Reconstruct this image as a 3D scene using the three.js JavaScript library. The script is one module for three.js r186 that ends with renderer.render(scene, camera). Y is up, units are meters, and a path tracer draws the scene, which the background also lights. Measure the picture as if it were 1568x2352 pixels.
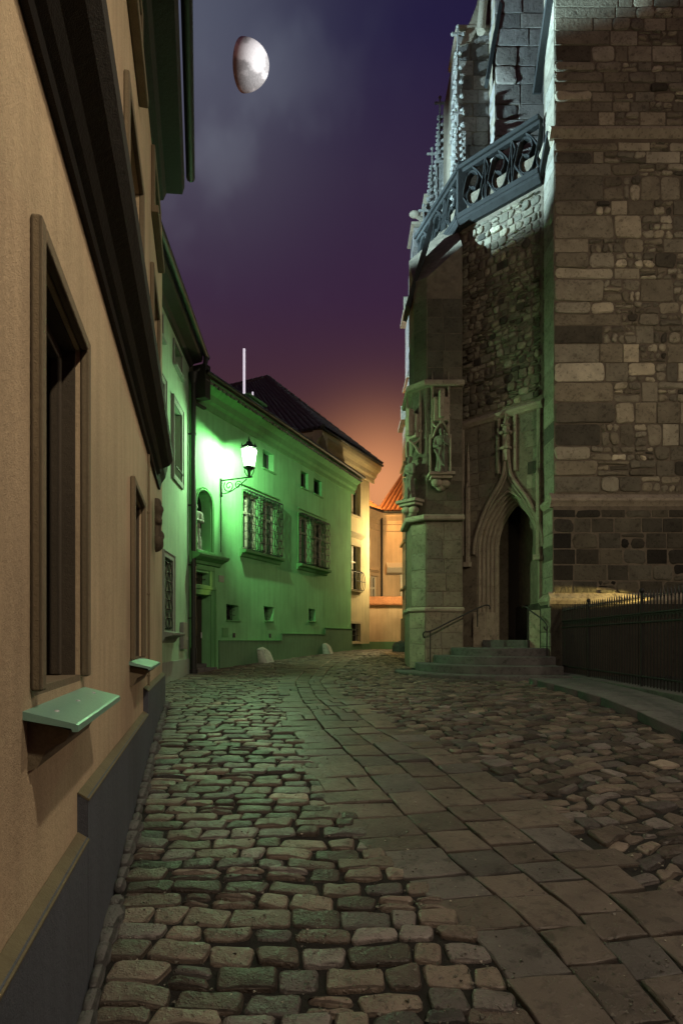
import * as THREE from 'three';
import { mergeGeometries, mergeVertices } from 'three/addons/utils/BufferGeometryUtils.js';
import { RoundedBoxGeometry } from 'three/addons/geometries/RoundedBoxGeometry.js';
import { MarchingCubes } from 'three/addons/objects/MarchingCubes.js';

// ---------------------------------------------------------------- noise
function rng(seed) { let a = seed >>> 0; return () => { a |= 0; a = a + 0x6D2B79F5 | 0; let t = Math.imul(a ^ a >>> 15, 1 | a); t = t + Math.imul(t ^ t >>> 7, 61 | t) ^ t; return ((t ^ t >>> 14) >>> 0) / 4294967296; }; }
function lattice(seed, n) { const r = rng(seed), a = new Float32Array(n * n); for (let i = 0; i < a.length; i++) a[i] = r(); return a; }
const L0 = lattice(7, 256);
function vnoise(x, y, per = 256) {           // periodic value noise
  const xi = Math.floor(x), yi = Math.floor(y), fx = x - xi, fy = y - yi, sx = fx * fx * (3 - 2 * fx), sy = fy * fy * (3 - 2 * fy);
  const m = (v) => ((v % per) + per) % per, at = (i, j) => L0[(m(j) & 255) * 256 + (m(i) & 255)];
  const a = at(xi, yi), b = at(xi + 1, yi), c = at(xi, yi + 1), d = at(xi + 1, yi + 1);
  return a + (b - a) * sx + (c - a) * sy + (a - b - c + d) * sx * sy;
}
function fbm(x, y, per, oct = 5) { let s = 0, a = 0.5, t = 0; for (let o = 0; o < oct; o++) { s += a * vnoise(x + o * 17, y + o * 31, per); t += a; a *= 0.55; x *= 2; y *= 2; per *= 2; } return s / t; }
const clamp = (x, a, b) => Math.min(b, Math.max(a, x)), lerp = (a, b, t) => a + (b - a) * t, smooth = (a, b, x) => { const t = clamp((x - a) / (b - a), 0, 1); return t * t * (3 - 2 * t); };
const C = (r, g, b) => new THREE.Color().setRGB(r, g, b);

// ---------------------------------------------------------------- camera
const EY = 2;                                // eye height; everything below is measured from the eye's level and lifted by EY at the end
const scene = new THREE.Scene();
const camera = new THREE.PerspectiveCamera(2 * Math.atan(1470 / 1404) * 180 / Math.PI, 1568 / 2940, 0.05, 900);
camera.setViewOffset(1568, 2940, 0, 0, 1568, 2352);   // a level camera whose lens is shifted upwards
camera.position.set(0, EY, 0);
camera.lookAt(0, EY, -10);

// ---------------------------------------------------------------- sky
function makeSky() {
  const W = 1024, H = 512, d = new Float32Array(W * H * 4);
  const stops = [[0, .125, .052, .034], [10, .115, .047, .034], [16, .082, .034, .035], [22, .05, .021, .036], [29, .038, .0165, .044], [37, .031, .0175, .046], [45, .0165, .0115, .046], [60, .012, .0105, .045], [90, .01, .01, .04]];
  for (let j = 0; j < H; j++) for (let i = 0; i < W; i++) {
    const el = ((j + .5) / H - .5) * 180, az = ((i + .5) / W - .5) * 360 + 90;      // az 0 straight ahead, + to the right
    const e = Math.max(0, el); let k = 0; while (k < stops.length - 2 && stops[k + 1][0] < e) k++;
    const t = clamp((e - stops[k][0]) / (stops[k + 1][0] - stops[k][0]), 0, 1), c = [1, 2, 3].map((q) => lerp(stops[k][q], stops[k + 1][q], t));
    let da = az - 3.5; if (da > 180) da -= 360; if (da < -180) da += 360;
    const g1 = Math.exp(-(da * da + (e - 14) * (e - 14)) / 26), g2 = Math.exp(-(da * da / 260 + (e - 9) * (e - 9) / 95));
    c[0] += .56 * g1 + .12 * g2; c[1] += .23 * g1 + .043 * g2; c[2] += .09 * g1;
    let dm = az + 15; if (dm > 180) dm -= 360; if (dm < -180) dm += 360;
    const halo = Math.exp(-((dm * dm) * .0075 + (e - 45) * (e - 45) * .009));
    const n = fbm((i / W) * 64, (j / H) * 34, 64, 6), cl = smooth(.42, .72, n);
    const thin = .10 * cl * smooth(30, 50, e);
    const add = halo * (.95 + .75 * cl) + thin * .05;
    c[0] += .072 * add; c[1] += .086 * add; c[2] += .094 * add;
    d.set([...c, 1], (j * W + i) * 4);
  }
  const t = new THREE.DataTexture(d, W, H, THREE.RGBAFormat, THREE.FloatType);
  t.mapping = THREE.EquirectangularReflectionMapping; t.magFilter = t.minFilter = THREE.LinearFilter; t.needsUpdate = true; return t;
}
scene.background = scene.environment = makeSky();
scene.environmentIntensity = scene.backgroundIntensity = 1;

// ---------------------------------------------------------------- lights (fittings are built further down)
const lift = (x, h, d) => new THREE.Vector3(x, h + EY, -d);
const moonDir = new THREE.Vector3(-.165, .94, -1).normalize();
const moonlight = new THREE.DirectionalLight(C(1, .93, .84), .06);
moonlight.position.copy(moonDir).multiplyScalar(60); moonlight.castShadow = true; moonlight.shadow.mapSize.set(2048, 2048);
Object.assign(moonlight.shadow.camera, { left: -30, right: 30, top: 30, bottom: -30, far: 120 });
scene.add(moonlight, moonlight.target);
function pointLight(color, power, at, radius) { const l = new THREE.PointLight(color, power, 0, 2); l.position.copy(lift(...at)); l.castShadow = true; l.shadow.radius = radius / .02; scene.add(l); return l; }
function spotLight(color, power, at, to, angle, pen, radius) { const l = new THREE.SpotLight(color, power, 0, angle, pen, 2); l.position.copy(lift(...at)); l.target.position.copy(lift(...to)); l.castShadow = true; l.shadow.radius = radius / .02; scene.add(l, l.target); return l; }
const GREEN = C(.56, 1, .50), WARM = C(1, .84, .6), AMBER = C(1, .5, .15);
const LAMP = [-2.46, 4.84, 16.3], YARD = [7.6, 6.3, 5.2], FILL = [2.7, 5.9, -.6], LANE = [3.12, 4.2, 28], COURT = [1.0, 8.5, 31.4];
pointLight(GREEN, 54, [LAMP[0], LAMP[1] + .16, LAMP[2]], .06);
pointLight(WARM, 70, YARD, .16);
spotLight(WARM, 138, FILL, [.1, -1.4, 5.2], 1.02, .62, .16);  // added warm fill beside the viewer, brightens the paving and near walls
pointLight(C(1, .76, .36), 80, LANE, .12);
pointLight(AMBER, 120, COURT, .12);
const FLOODA = [-6.5, 11.5, 16.1], FLOODB = [-6.6, 11.5, 16.4], FLOODC = [-6.45, 11.5, 12.6], WALLSPOT = [9.4, 1.06, 14.35];
const COOL = C(.58, .88, 1);
spotLight(COOL, 1500, FLOODA, [4.9, 15.2, 17], .41, .16, .12);
spotLight(COOL, 1100, FLOODB, [2.8, 14, 25], .47, .2, .12);
spotLight(COOL, 1900, FLOODC, [7.2, 19, 15], .235, .3, .12);
spotLight(C(1, .72, .22), 200, WALLSPOT, [6.2, 1.03, 14.93], .085, .3, .03);

const renderer = new THREE.WebGLRenderer({ antialias: true });
renderer.toneMapping = THREE.LinearToneMapping; renderer.toneMappingExposure = 1;
renderer.shadowMap.enabled = true; renderer.shadowMap.type = THREE.PCFSoftShadowMap;

// ---------------------------------------------------------------- textures and materials
function tex(n, fn, srgb = false) {
  const d = new Uint8Array(n * n * 4);
  for (let j = 0; j < n; j++) for (let i = 0; i < n; i++) { const v = fn(i / n, j / n), o = (j * n + i) * 4; const a = Array.isArray(v) ? v : [v, v, v]; for (let k = 0; k < 3; k++) d[o + k] = clamp(a[k], 0, 1) * 255; d[o + 3] = 255; }
  const t = new THREE.DataTexture(d, n, n); t.wrapS = t.wrapT = THREE.RepeatWrapping; t.magFilter = THREE.LinearFilter; t.minFilter = THREE.LinearMipmapLinearFilter; t.generateMipmaps = true;
  if (srgb) t.colorSpace = THREE.SRGBColorSpace; t.needsUpdate = true; return t;
}
const rg = rng(99);
const grainArr = new Float32Array(512 * 512).map(() => rg());
const grainAt = (u, v) => grainArr[((v * 512) & 511) * 512 + ((u * 512) & 511)];
const TX = {
  plasterBump: tex(512, (u, v) => .45 * fbm(u * 48, v * 48, 48, 4) + .25 * fbm(u * 6, v * 6, 6, 3) + .3 * grainAt(u, v)),
  plasterMap: tex(512, (u, v) => { const a = fbm(u * 4, v * 4, 4, 6), s = fbm(u * 40, v * 3, 40, 4), g = grainAt(u, v); const x = .74 + .42 * (a - .5) + .26 * (s - .5) + .16 * (g - .5); return [x + .012, x, x - .012]; }),
  stoneBump: tex(512, (u, v) => { const a = fbm(u * 22, v * 22, 22, 5), p = smooth(.60, .78, fbm(u * 40 + 9, v * 40, 40, 3)); return .75 * a - .45 * p + .25 * fbm(u * 90, v * 90, 90, 2) + .1; }),
  stoneMap: tex(512, (u, v) => { const a = fbm(u * 7, v * 7, 7, 6), p = smooth(.58, .74, fbm(u * 26 + 3, v * 26, 26, 4)), g = grainAt(u, v); const x = .80 + .55 * (a - .5) - .26 * p + .14 * (g - .5); return [x + .012, x, x - .015]; }),
  mortarMap: tex(512, (u, v) => { const a = fbm(u * 12, v * 12, 12, 5), g = grainAt(u, v); const x = .72 + .6 * (a - .5) + .2 * (g - .5); return x; }),
  cobbleRough: tex(512, (u, v) => .5 + .5 * fbm(u * 14, v * 14, 14, 5)),
  dirt: tex(512, (u, v) => { const a = fbm(u * 24, v * 24, 24, 5), g = grainAt(u, v); return .45 + .6 * (a - .4) + .35 * (g - .5); }),
};
function withRepeat(t, m) { if (!t) return null; const c = t.clone(); c.repeat.set(1 / m, 1 / m); c.needsUpdate = true; return c; }
function mat(color, o = {}) {
  const m = new THREE.MeshStandardMaterial({ color, roughness: o.rough ?? .85, metalness: o.metal ?? 0 });
  const size = o.size ?? 2;
  if (o.map) m.map = withRepeat(o.map, o.mapSize ?? size);
  if (o.bump) { m.bumpMap = withRepeat(o.bump, size); m.bumpScale = o.bumpScale ?? .006; }
  if (o.roughMap) m.roughnessMap = withRepeat(o.roughMap, o.roughSize ?? size);
  if (o.vc) m.vertexColors = true;
  return m;
}
const plaster = (c, o = {}) => mat(c, { map: TX.plasterMap, bump: TX.plasterBump, size: 1.1, mapSize: 3.7, bumpScale: .006, rough: .92, ...o });
const stone = (c, o = {}) => mat(c, { map: TX.stoneMap, bump: TX.stoneBump, size: 1.1, mapSize: 1.4, bumpScale: .016, rough: .93, ...o });
const M = {
  ochre: plaster(C(.56, .43, .285)), ochreTrim: plaster(C(.21, .165, .105)), revealShade: plaster(C(.075, .058, .04)), darkTrim: plaster(C(.018, .014, .01), { rough: .8 }),  // trim and reveal colours darkened to hold the shade of the windows
  plinth: plaster(C(.085, .095, .125), { rough: .8 }), bevel: plaster(C(.17, .145, .085)),
  grey: plaster(C(.36, .55, .37)), greyTrim: plaster(C(.29, .33, .29)),  // grey plaster with the green lantern light mixed into its colour
  cream: plaster(C(.24, .62, .27)), lampGreenTrim: plaster(C(.15, .42, .16)), lampGreenPlinth: plaster(C(.15, .30, .16)),  // cream plaster, green lantern light put into all three colours
  yellow: plaster(C(.74, .64, .40)), yellowTrim: plaster(C(.72, .62, .42)), orange: plaster(C(.68, .50, .33)), orangeTrim: plaster(C(.60, .45, .3)),
  ashlar: stone(C(.50, .44, .33)), ashlarDark: stone(C(.22, .19, .14)), mortar: stone(C(.24, .205, .15), { map: TX.mortarMap }), stones: stone(C(1, 1, 1), { vc: true }),
  trim: stone(C(.44, .39, .30), { bumpScale: .008 }), tracery: stone(C(.024, .027, .027), { bumpScale: .006 }), kerb: stone(C(.125, .122, .12), { bumpScale: .008 }), statue: stone(C(.21, .20, .155), { bumpScale: .006, size: .6 }),
  iron: mat(C(.012, .012, .012), { rough: .55, metal: .3 }), dark: mat(C(.004, .004, .004), { rough: .9 }), glass: mat(C(.012, .014, .014), { rough: .12 }), frame: mat(C(.05, .05, .045), { rough: .6 }), paleFrame: mat(C(.55, .5, .42), { rough: .6 }),
  verdigris: mat(C(.20, .36, .30), { rough: .35, metal: .25, bump: TX.plasterBump, bumpScale: .002 }), pipe: mat(C(.02, .021, .02), { rough: .55, metal: .2 }), rail: mat(C(.03, .03, .028), { rough: .5, metal: .3 }),
  wood: mat(C(.03, .024, .018), { rough: .6, bump: TX.plasterBump, bumpScale: .003 }),
  tile: mat(C(.13, .115, .115), { rough: .8, map: TX.stoneMap, size: 1 }), tileOrange: mat(C(.46, .2, .09), { rough: .8, map: TX.stoneMap, size: 1 }),
  cobble: mat(C(1, 1, 1), { vc: true, rough: .6, roughMap: TX.cobbleRough, map: TX.stoneMap, bump: TX.stoneBump, size: .55, mapSize: .7, bumpScale: .007, roughSize: .9 }),
  flag: mat(C(1, 1, 1), { vc: true, rough: .66, roughMap: TX.cobbleRough, map: TX.stoneMap, bump: TX.stoneBump, size: .7, mapSize: 1.2, bumpScale: .005, roughSize: 1.3 }),
  dirt: mat(C(.026, .023, .018), { map: TX.dirt, bump: TX.dirt, size: .6, bumpScale: .012, rough: .95 }),
  enamel: mat(C(.2, .26, .2), { rough: .4 }), steel: mat(C(.75, .74, .78), { rough: .35, metal: .6 }),
};

// ---------------------------------------------------------------- building blocks
const bases = new Map(), taken = {};
function numbered(name) { const k = taken[name] = (taken[name] ?? -1) + 1; return k ? name + '_' + String(k).padStart(3, '0') : name; }
function clean(g) { const o = g.index ? g.toNonIndexed() : g; for (const k of Object.keys(o.attributes)) if (!['position', 'normal', 'uv', 'color'].includes(k)) o.deleteAttribute(k); if (!o.attributes.normal) o.computeVertexNormals(); return o; }
function uvBox(g, du = 0, dv = 0) {
  const p = g.attributes.position, n = g.attributes.normal, uv = new Float32Array(p.count * 2);
  for (let i = 0; i < p.count; i++) { const x = Math.abs(n.getX(i)), y = Math.abs(n.getY(i)), z = Math.abs(n.getZ(i)); let a, b; if (z >= x && z >= y) { a = p.getX(i); b = p.getY(i); } else if (x >= y) { a = p.getZ(i) + 3.3; b = p.getY(i); } else { a = p.getX(i); b = p.getZ(i) + 1.7; } uv[2 * i] = a + du; uv[2 * i + 1] = b + dv; }
  g.setAttribute('uv', new THREE.BufferAttribute(uv, 2)); return g;
}
function thing(name, label, category, base, group) {
  const o = new THREE.Group(); o.name = numbered(name); o.position.set(base[0], base[1], -base[2]); o.userData = { label, category }; if (group) o.userData.group = group; scene.add(o); bases.set(o, o.position.clone()); return o;
}
function part(parent, name, geos, m, frame, o = {}) {          // merged, in world coordinates (after frame), under parent
  const list = [].concat(geos).filter(Boolean).map((g) => uvBox(clean(g), o.du, o.dv));
  const g = list.length > 1 ? mergeGeometries(list) : list[0];
  if (frame) g.applyMatrix4(frame);
  const mesh = new THREE.Mesh(g, m); mesh.name = name; mesh.castShadow = mesh.receiveShadow = true;
  if (parent) { const b = bases.get(parent); g.translate(-b.x, -b.y, -b.z); parent.add(mesh); bases.set(mesh, b); }
  else { g.computeBoundingBox(); const bb = g.boundingBox, c = new THREE.Vector3((bb.min.x + bb.max.x) / 2, bb.min.y, (bb.min.z + bb.max.z) / 2); g.translate(-c.x, -c.y, -c.z); mesh.position.copy(c); mesh.name = numbered(name); scene.add(mesh); bases.set(mesh, c.clone()); }
  if (o.label) mesh.userData.label = o.label; if (o.category) mesh.userData.category = o.category; if (o.kind) mesh.userData.kind = o.kind; if (o.group) mesh.userData.group = o.group;
  return mesh;
}
function frame(x0, d0, x1, d1) {                                // local x along the wall, y up, z out of it
  const ux = x1 - x0, uz = -(d1 - d0), l = Math.hypot(ux, uz), a = ux / l, c = uz / l;
  return new THREE.Matrix4().set(a, 0, -c, x0, 0, 1, 0, 0, c, 0, a, -d0, 0, 0, 0, 1);
}
const bx = (x0, x1, y0, y1, z0, z1) => new THREE.BoxGeometry(Math.abs(x1 - x0), Math.abs(y1 - y0), Math.abs(z1 - z0)).translate((x0 + x1) / 2, (y0 + y1) / 2, (z0 + z1) / 2);
const rb = (x0, x1, y0, y1, z0, z1, r = .012) => new RoundedBoxGeometry(Math.abs(x1 - x0), Math.abs(y1 - y0), Math.abs(z1 - z0), 1, Math.min(r, Math.abs(x1 - x0) / 2.1, Math.abs(y1 - y0) / 2.1, Math.abs(z1 - z0) / 2.1)).translate((x0 + x1) / 2, (y0 + y1) / 2, (z0 + z1) / 2);
const poly = (pts) => { const s = new THREE.Shape(); pts.forEach(([x, y], i) => i ? s.lineTo(x, y) : s.moveTo(x, y)); s.closePath(); return s; };
const ext = (shape, z0, z1, bevel = 0) => new THREE.ExtrudeGeometry(shape, { depth: Math.abs(z1 - z0) - 2 * bevel, bevelEnabled: bevel > 0, bevelSize: bevel, bevelThickness: bevel, bevelSegments: 1, curveSegments: 10 }).translate(0, 0, Math.min(z0, z1) + bevel);
// a profile of (z out, y up) points run along x from x0 to x1
function mould(pts, x0, x1) { return new THREE.ExtrudeGeometry(poly(pts), { depth: x1 - x0, bevelEnabled: false }).applyMatrix4(new THREE.Matrix4().set(0, 0, 1, x0, 0, 1, 0, 0, 1, 0, 0, 0, 0, 0, 0, 1)).scale(1, 1, 1); }
function flip(g) { const q = clean(g), p = q.attributes.position, n = q.attributes.normal; for (const a of [p, n]) for (let i = 0; i < a.count; i += 3) for (let k = 0; k < a.itemSize; k++) { const t = a.array[(i + 1) * a.itemSize + k]; a.array[(i + 1) * a.itemSize + k] = a.array[(i + 2) * a.itemSize + k]; a.array[(i + 2) * a.itemSize + k] = t; } q.computeVertexNormals(); return q; }
const prof = (pts, x0, x1) => flip(mould(pts, x0, x1));
const tube = (pts, r, seg = 24, rad = 5, closed = false) => new THREE.TubeGeometry(new THREE.CatmullRomCurve3(pts.map((p) => new THREE.Vector3(...p)), closed, 'centripetal'), seg, r, rad, closed);
function bar(a, b, r, n = 5) { const A = new THREE.Vector3(...a), B = new THREE.Vector3(...b), v = B.clone().sub(A); return new THREE.CylinderGeometry(r, r, v.length(), n).applyQuaternion(new THREE.Quaternion().setFromUnitVectors(new THREE.Vector3(0, 1, 0), v.normalize())).translate((A.x + B.x) / 2, (A.y + B.y) / 2, (A.z + B.z) / 2); }
function wallWith(x0, x1, y0, y1, holes, t) { const s = poly([[x0, y0], [x1, y0], [x1, y1], [x0, y1]]); for (const h of holes) { const p = new THREE.Path(); h.forEach(([x, y], i) => i ? p.lineTo(x, y) : p.moveTo(x, y)); p.closePath(); s.holes.push(p); } return ext(s, -t, 0); }
const rect = (x0, x1, y0, y1) => [[x0, y0], [x1, y0], [x1, y1], [x0, y1]];
function tint(g, r, gg, b) { const n = g.attributes.position.count, c = new Float32Array(n * 3); for (let i = 0; i < n; i++) { c[3 * i] = r; c[3 * i + 1] = gg; c[3 * i + 2] = b; } g.setAttribute('color', new THREE.BufferAttribute(c, 3)); return g; }
// a single stone: outline in (x, y), standing z0 .. z1 proud, edges rounded over bev, face uneven
function stoneGeo(out, z0, z1, bev, dome, R, rough = 0) {
  const n = out.length; let cx = 0, cy = 0; for (const [x, y] of out) { cx += x / n; cy += y / n; }
  const v = [], idx = [];
  const ring = (k, z, j) => out.forEach(([x, y]) => { const dx = x - cx, dy = y - cy, l = Math.hypot(dx, dy), q = Math.max(.3, (l - k) / l); v.push(cx + dx * q, cy + dy * q, z + (R() - .5) * j); });
  ring(0, z0, 0); ring(0, z1 - bev * .9, 0); ring(bev * .35, z1 - bev * .25, rough * .4); ring(bev * 1.2, z1, rough);
  v.push(cx, cy, z1 + dome + (R() - .5) * rough);
  for (let r = 0; r < 3; r++) for (let i = 0; i < n; i++) { const a = r * n + i, b = r * n + (i + 1) % n; idx.push(a, b, b + n, a, b + n, a + n); }
  for (let i = 0; i < n; i++) idx.push(3 * n + i, 3 * n + (i + 1) % n, 4 * n);
  const g = new THREE.BufferGeometry(); g.setAttribute('position', new THREE.Float32BufferAttribute(v, 3)); g.setIndex(idx); g.computeVertexNormals(); return g;
}
function blob(x0, x1, y0, y1, r, j, R) {                         // rounded, uneven rectangle
  const q = Math.min(r, (x1 - x0) * .45, (y1 - y0) * .45), J = () => (R() - .5) * 2 * j, w = x1 - x0, h = y1 - y0;
  const c = [0, 0, 0, 0].map(() => [J(), J()]), p = [];
  const corner = (x, y, sx, sy, o, first) => { const a = [x + o[0] + sx * q, y + o[1]], m = [x + o[0] + sx * q * .3, y + o[1] + sy * q * .3], b = [x + o[0], y + o[1] + sy * q]; first ? p.push(b, m, a) : p.push(a, m, b); };
  corner(x0, y0, 1, 1, c[0], true); if (w > .22) p.push([lerp(x0, x1, .5) + J(), y0 + J() * .7]);
  corner(x1, y0, -1, 1, c[1], false); if (h > .22) p.push([x1 + J() * .7, lerp(y0, y1, .5) + J()]);
  corner(x1, y1, -1, -1, c[2], true); if (w > .22) p.push([lerp(x0, x1, .5) + J(), y1 + J() * .7]);
  corner(x0, y1, 1, -1, c[3], false); if (h > .22) p.push([x0 + J() * .7, lerp(y0, y1, .5) + J()]);
  return p;
}
// courses of stones on the plane z = 0 of a frame; every stone a mesh of its own under parent, those past 300 joined
function masonry(parent, fr, x0, x1, y0, y1, o, seed) {
  const R = rng(seed), cells = []; let y = y0;
  while (y < y1 - .05) {
    let h = lerp(o.h[0], o.h[1], R()); if (y + h > y1 - o.h[0] * .6) h = y1 - y;
    let x = x0, first = true;
    while (x < x1 - .02) {
      let quoin = (first && o.quoin) ? lerp(o.quoin[0], o.quoin[1], R()) : 0;
      let w = quoin || lerp(o.w[0], o.w[1], R() * R() * .6 + R() * .4); if (x + w > x1 - o.w[0] * .6) w = x1 - x;
      if (!quoin && R() < (o.rubble ?? 0)) {                      // a patch of small stones
        const k = 2 + (R() * 2 | 0), hs = [...Array(k)].map(() => .6 + R()), t = hs.reduce((a, b) => a + b); let yy = y;
        for (const q of hs) { const hh = h * q / t, m = 1 + (R() * Math.max(1, w / .2) | 0); let xx = x; for (let i = 0; i < m; i++) { const ww = i == m - 1 ? x + w - xx : w / m * lerp(.7, 1.3, R()); cells.push([xx, xx + ww, yy, yy + hh, 1]); xx += ww; } yy += hh; }
      } else cells.push([x, x + w, y, y + h, quoin ? 2 : 0]);
      x += w; first = false;
    }
    y += h;
  }
  const rest = []; let n = 0;
  cells.sort((a, b) => (b[1] - b[0]) * (b[3] - b[2]) - (a[1] - a[0]) * (a[3] - a[2]));
  for (const [a, b, c, d, kind] of cells) {
    if (o.skip && o.skip((a + b) / 2, (c + d) / 2, a, b, c, d)) continue;
    const g0 = o.joint ?? .012, rough = kind == 1 || R() < (o.round ?? .2);
    const out = blob(a + g0, b - g0, c + g0, d - g0, rough ? Math.min(.09, (d - c) * .3) : .015, rough ? .02 : .006, R);
    const proud = (o.proud ?? .02) * (rough ? lerp(.5, 2.2, R()) : lerp(.5, 1.2, R()));
    const g = uvBox(clean(stoneGeo(out, -.05, proud, rough ? .03 : .012, rough ? .015 : .003, R, rough ? .022 : .006)), R() * 7, R() * 7);
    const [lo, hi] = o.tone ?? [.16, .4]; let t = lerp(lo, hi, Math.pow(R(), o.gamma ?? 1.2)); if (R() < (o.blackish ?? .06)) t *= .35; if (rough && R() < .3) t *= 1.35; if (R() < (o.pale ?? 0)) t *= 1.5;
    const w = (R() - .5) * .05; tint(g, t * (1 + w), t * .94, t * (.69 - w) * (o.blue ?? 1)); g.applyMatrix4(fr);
    if (n < 296) { const bb = bases.get(parent); g.translate(-bb.x, -bb.y, -bb.z); const m = new THREE.Mesh(g, M.stones); m.name = 'stone'; m.castShadow = m.receiveShadow = true; parent.add(m); bases.set(m, bb); n++; } else rest.push(g);
  }
  if (rest.length) { const bb = bases.get(parent), g = mergeGeometries(rest); g.translate(-bb.x, -bb.y, -bb.z); const m = new THREE.Mesh(g, M.stones); m.name = 'small_stones'; m.userData.kind = 'stuff'; m.castShadow = m.receiveShadow = true; parent.add(m); bases.set(m, bb); }
}
function sdfGeo(f, res, half) {                                 // f(x, y, z) < 0 inside, in a cube of half size half
  const mc = new MarchingCubes(res, new THREE.MeshBasicMaterial(), false, false, 90000); mc.isolation = 0;
  for (let k = 0; k < res; k++) for (let j = 0; j < res; j++) for (let i = 0; i < res; i++) { const h = res / 2; mc.field[i + j * res + k * res * res] = -f((i - h) / h * half, (j - h) / h * half, (k - h) / h * half); }
  mc.update(); const n = mc.count ?? mc.geometry.drawRange.count, p = Float32Array.from(mc.positionArray.subarray(0, n * 3)).map((v) => v * half);
  let g = new THREE.BufferGeometry(); g.setAttribute('position', new THREE.BufferAttribute(p, 3)); g = mergeVertices(g, half / res * .02); g.computeVertexNormals(); return g;
}
const cap = (p, a, b, ra, rb2) => { const d = [b[0] - a[0], b[1] - a[1], b[2] - a[2]], q = [p[0] - a[0], p[1] - a[1], p[2] - a[2]], l = d[0] * d[0] + d[1] * d[1] + d[2] * d[2], t = l ? clamp((q[0] * d[0] + q[1] * d[1] + q[2] * d[2]) / l, 0, 1) : 0; return Math.hypot(q[0] - d[0] * t, q[1] - d[1] * t, q[2] - d[2] * t) - lerp(ra, rb2, t); };
const smin = (a, b, k) => { const h = clamp(.5 + .5 * (b - a) / k, 0, 1); return lerp(b, a, h) - k * h * (1 - h); };

// ---------------------------------------------------------------- the ground's height
const GZ = [-30, -6, 0, 2.81, 5, 7, 8.87, 10.5, 13, 15.5, 17, 21, 25, 30, 36, 60, 200], GH = [-3.6, -2.6, -2.05, -1.69, -1.4, -1.15, -.98, -.93, -.9, -.83, -.74, -.57, -.43, -.45, -.55, -.6, -.6];
function ground(d) { let i = 1; while (i < GZ.length - 1 && GZ[i] < d) i++; const i0 = i - 1, s = (k) => k <= 0 || k >= GZ.length - 1 ? 0 : (GH[k + 1] - GH[k - 1]) / (GZ[k + 1] - GZ[k - 1]); const h = GZ[i] - GZ[i0], t = clamp((d - GZ[i0]) / h, 0, 1), t2 = t * t, t3 = t2 * t; return (2 * t3 - 3 * t2 + 1) * GH[i0] + (t3 - 2 * t2 + t) * h * s(i0) + (3 * t2 - 2 * t3) * GH[i] + (t3 - t2) * h * s(i); }
function sheet(x0, x1, zs, nx, off) {
  const v = [], idx = [];
  zs.forEach((d) => { for (let i = 0; i <= nx; i++) v.push(lerp(x0, x1, i / nx), ground(d) + off, -d); });
  for (let j = 0; j < zs.length - 1; j++) for (let i = 0; i < nx; i++) { const a = j * (nx + 1) + i, b = a + nx + 1; idx.push(a, a + 1, b + 1, a, b + 1, b); }
  const g = new THREE.BufferGeometry(); g.setAttribute('position', new THREE.Float32BufferAttribute(v, 3)); g.setIndex(idx); g.computeVertexNormals(); return g;
}
part(null, 'ground', sheet(-320, 320, [-120, -60, -30, -12, -6, -3, 0, 2, 4, 6, 8, 10, 12, 14, 16, 18, 20, 23, 26, 30, 36, 48, 80, 160, 400], 8, -.09), M.dirt, null, { kind: 'structure' });
const street = thing('street', 'narrow sloping old town street paved with dark cobblestones', 'street', [0, ground(5), 5]); street.userData = { kind: 'structure' };
part(street, 'street_bed', sheet(-6, 8, [...Array(46)].map((_, i) => -2 + i * .85), 10, -.022), M.dirt, null);
const LP = [[1.5, 0], [1.12, 2], [.92, 2.71], [.73, 3.46], [.36, 4.19], [.07, 5.07], [-.21, 6.04], [-.4, 6.76], [-.63, 7.77], [-.89, 9.35], [-1.31, 13.2], [-1.35, 16], [-.94, 20], [.2, 25], [1.2, 29]];
const RP = [[2.35, 0], [2.1, 2], [1.98, 2.71], [1.93, 3.66], [1.83, 4.04], [1.5, 5.16], [1.24, 6.24], [1.02, 6.8], [.7, 7.5], [.46, 8.43], [.04, 10.16], [-.23, 13.2], [-.1, 16], [.35, 20], [1.5, 25], [2.4, 29]];
const along = (P, d) => { let i = 1; while (i < P.length - 1 && P[i][1] < d) i++; return lerp(P[i - 1][0], P[i][0], clamp((d - P[i - 1][1]) / (P[i][1] - P[i - 1][1]), 0, 1)); };
const leftWall = (d) => d < 9.4 ? -.592 - .23 * d : d < 15.5 ? -3.044 - .0527 * d : -10.49 + .432 * d;
const rightEdge = (d) => d < 12.6 ? 3.9 : d < 16.6 ? Math.max(1.3, 4.4 - Math.sqrt(Math.max(0, 3.06 * 3.06 - (d - 16.3) * (d - 16.3)))) : d < 20.4 ? 1.85 : d < 25 ? 2.7 : d < 26.6 ? 2.45 : 3.6;
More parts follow.
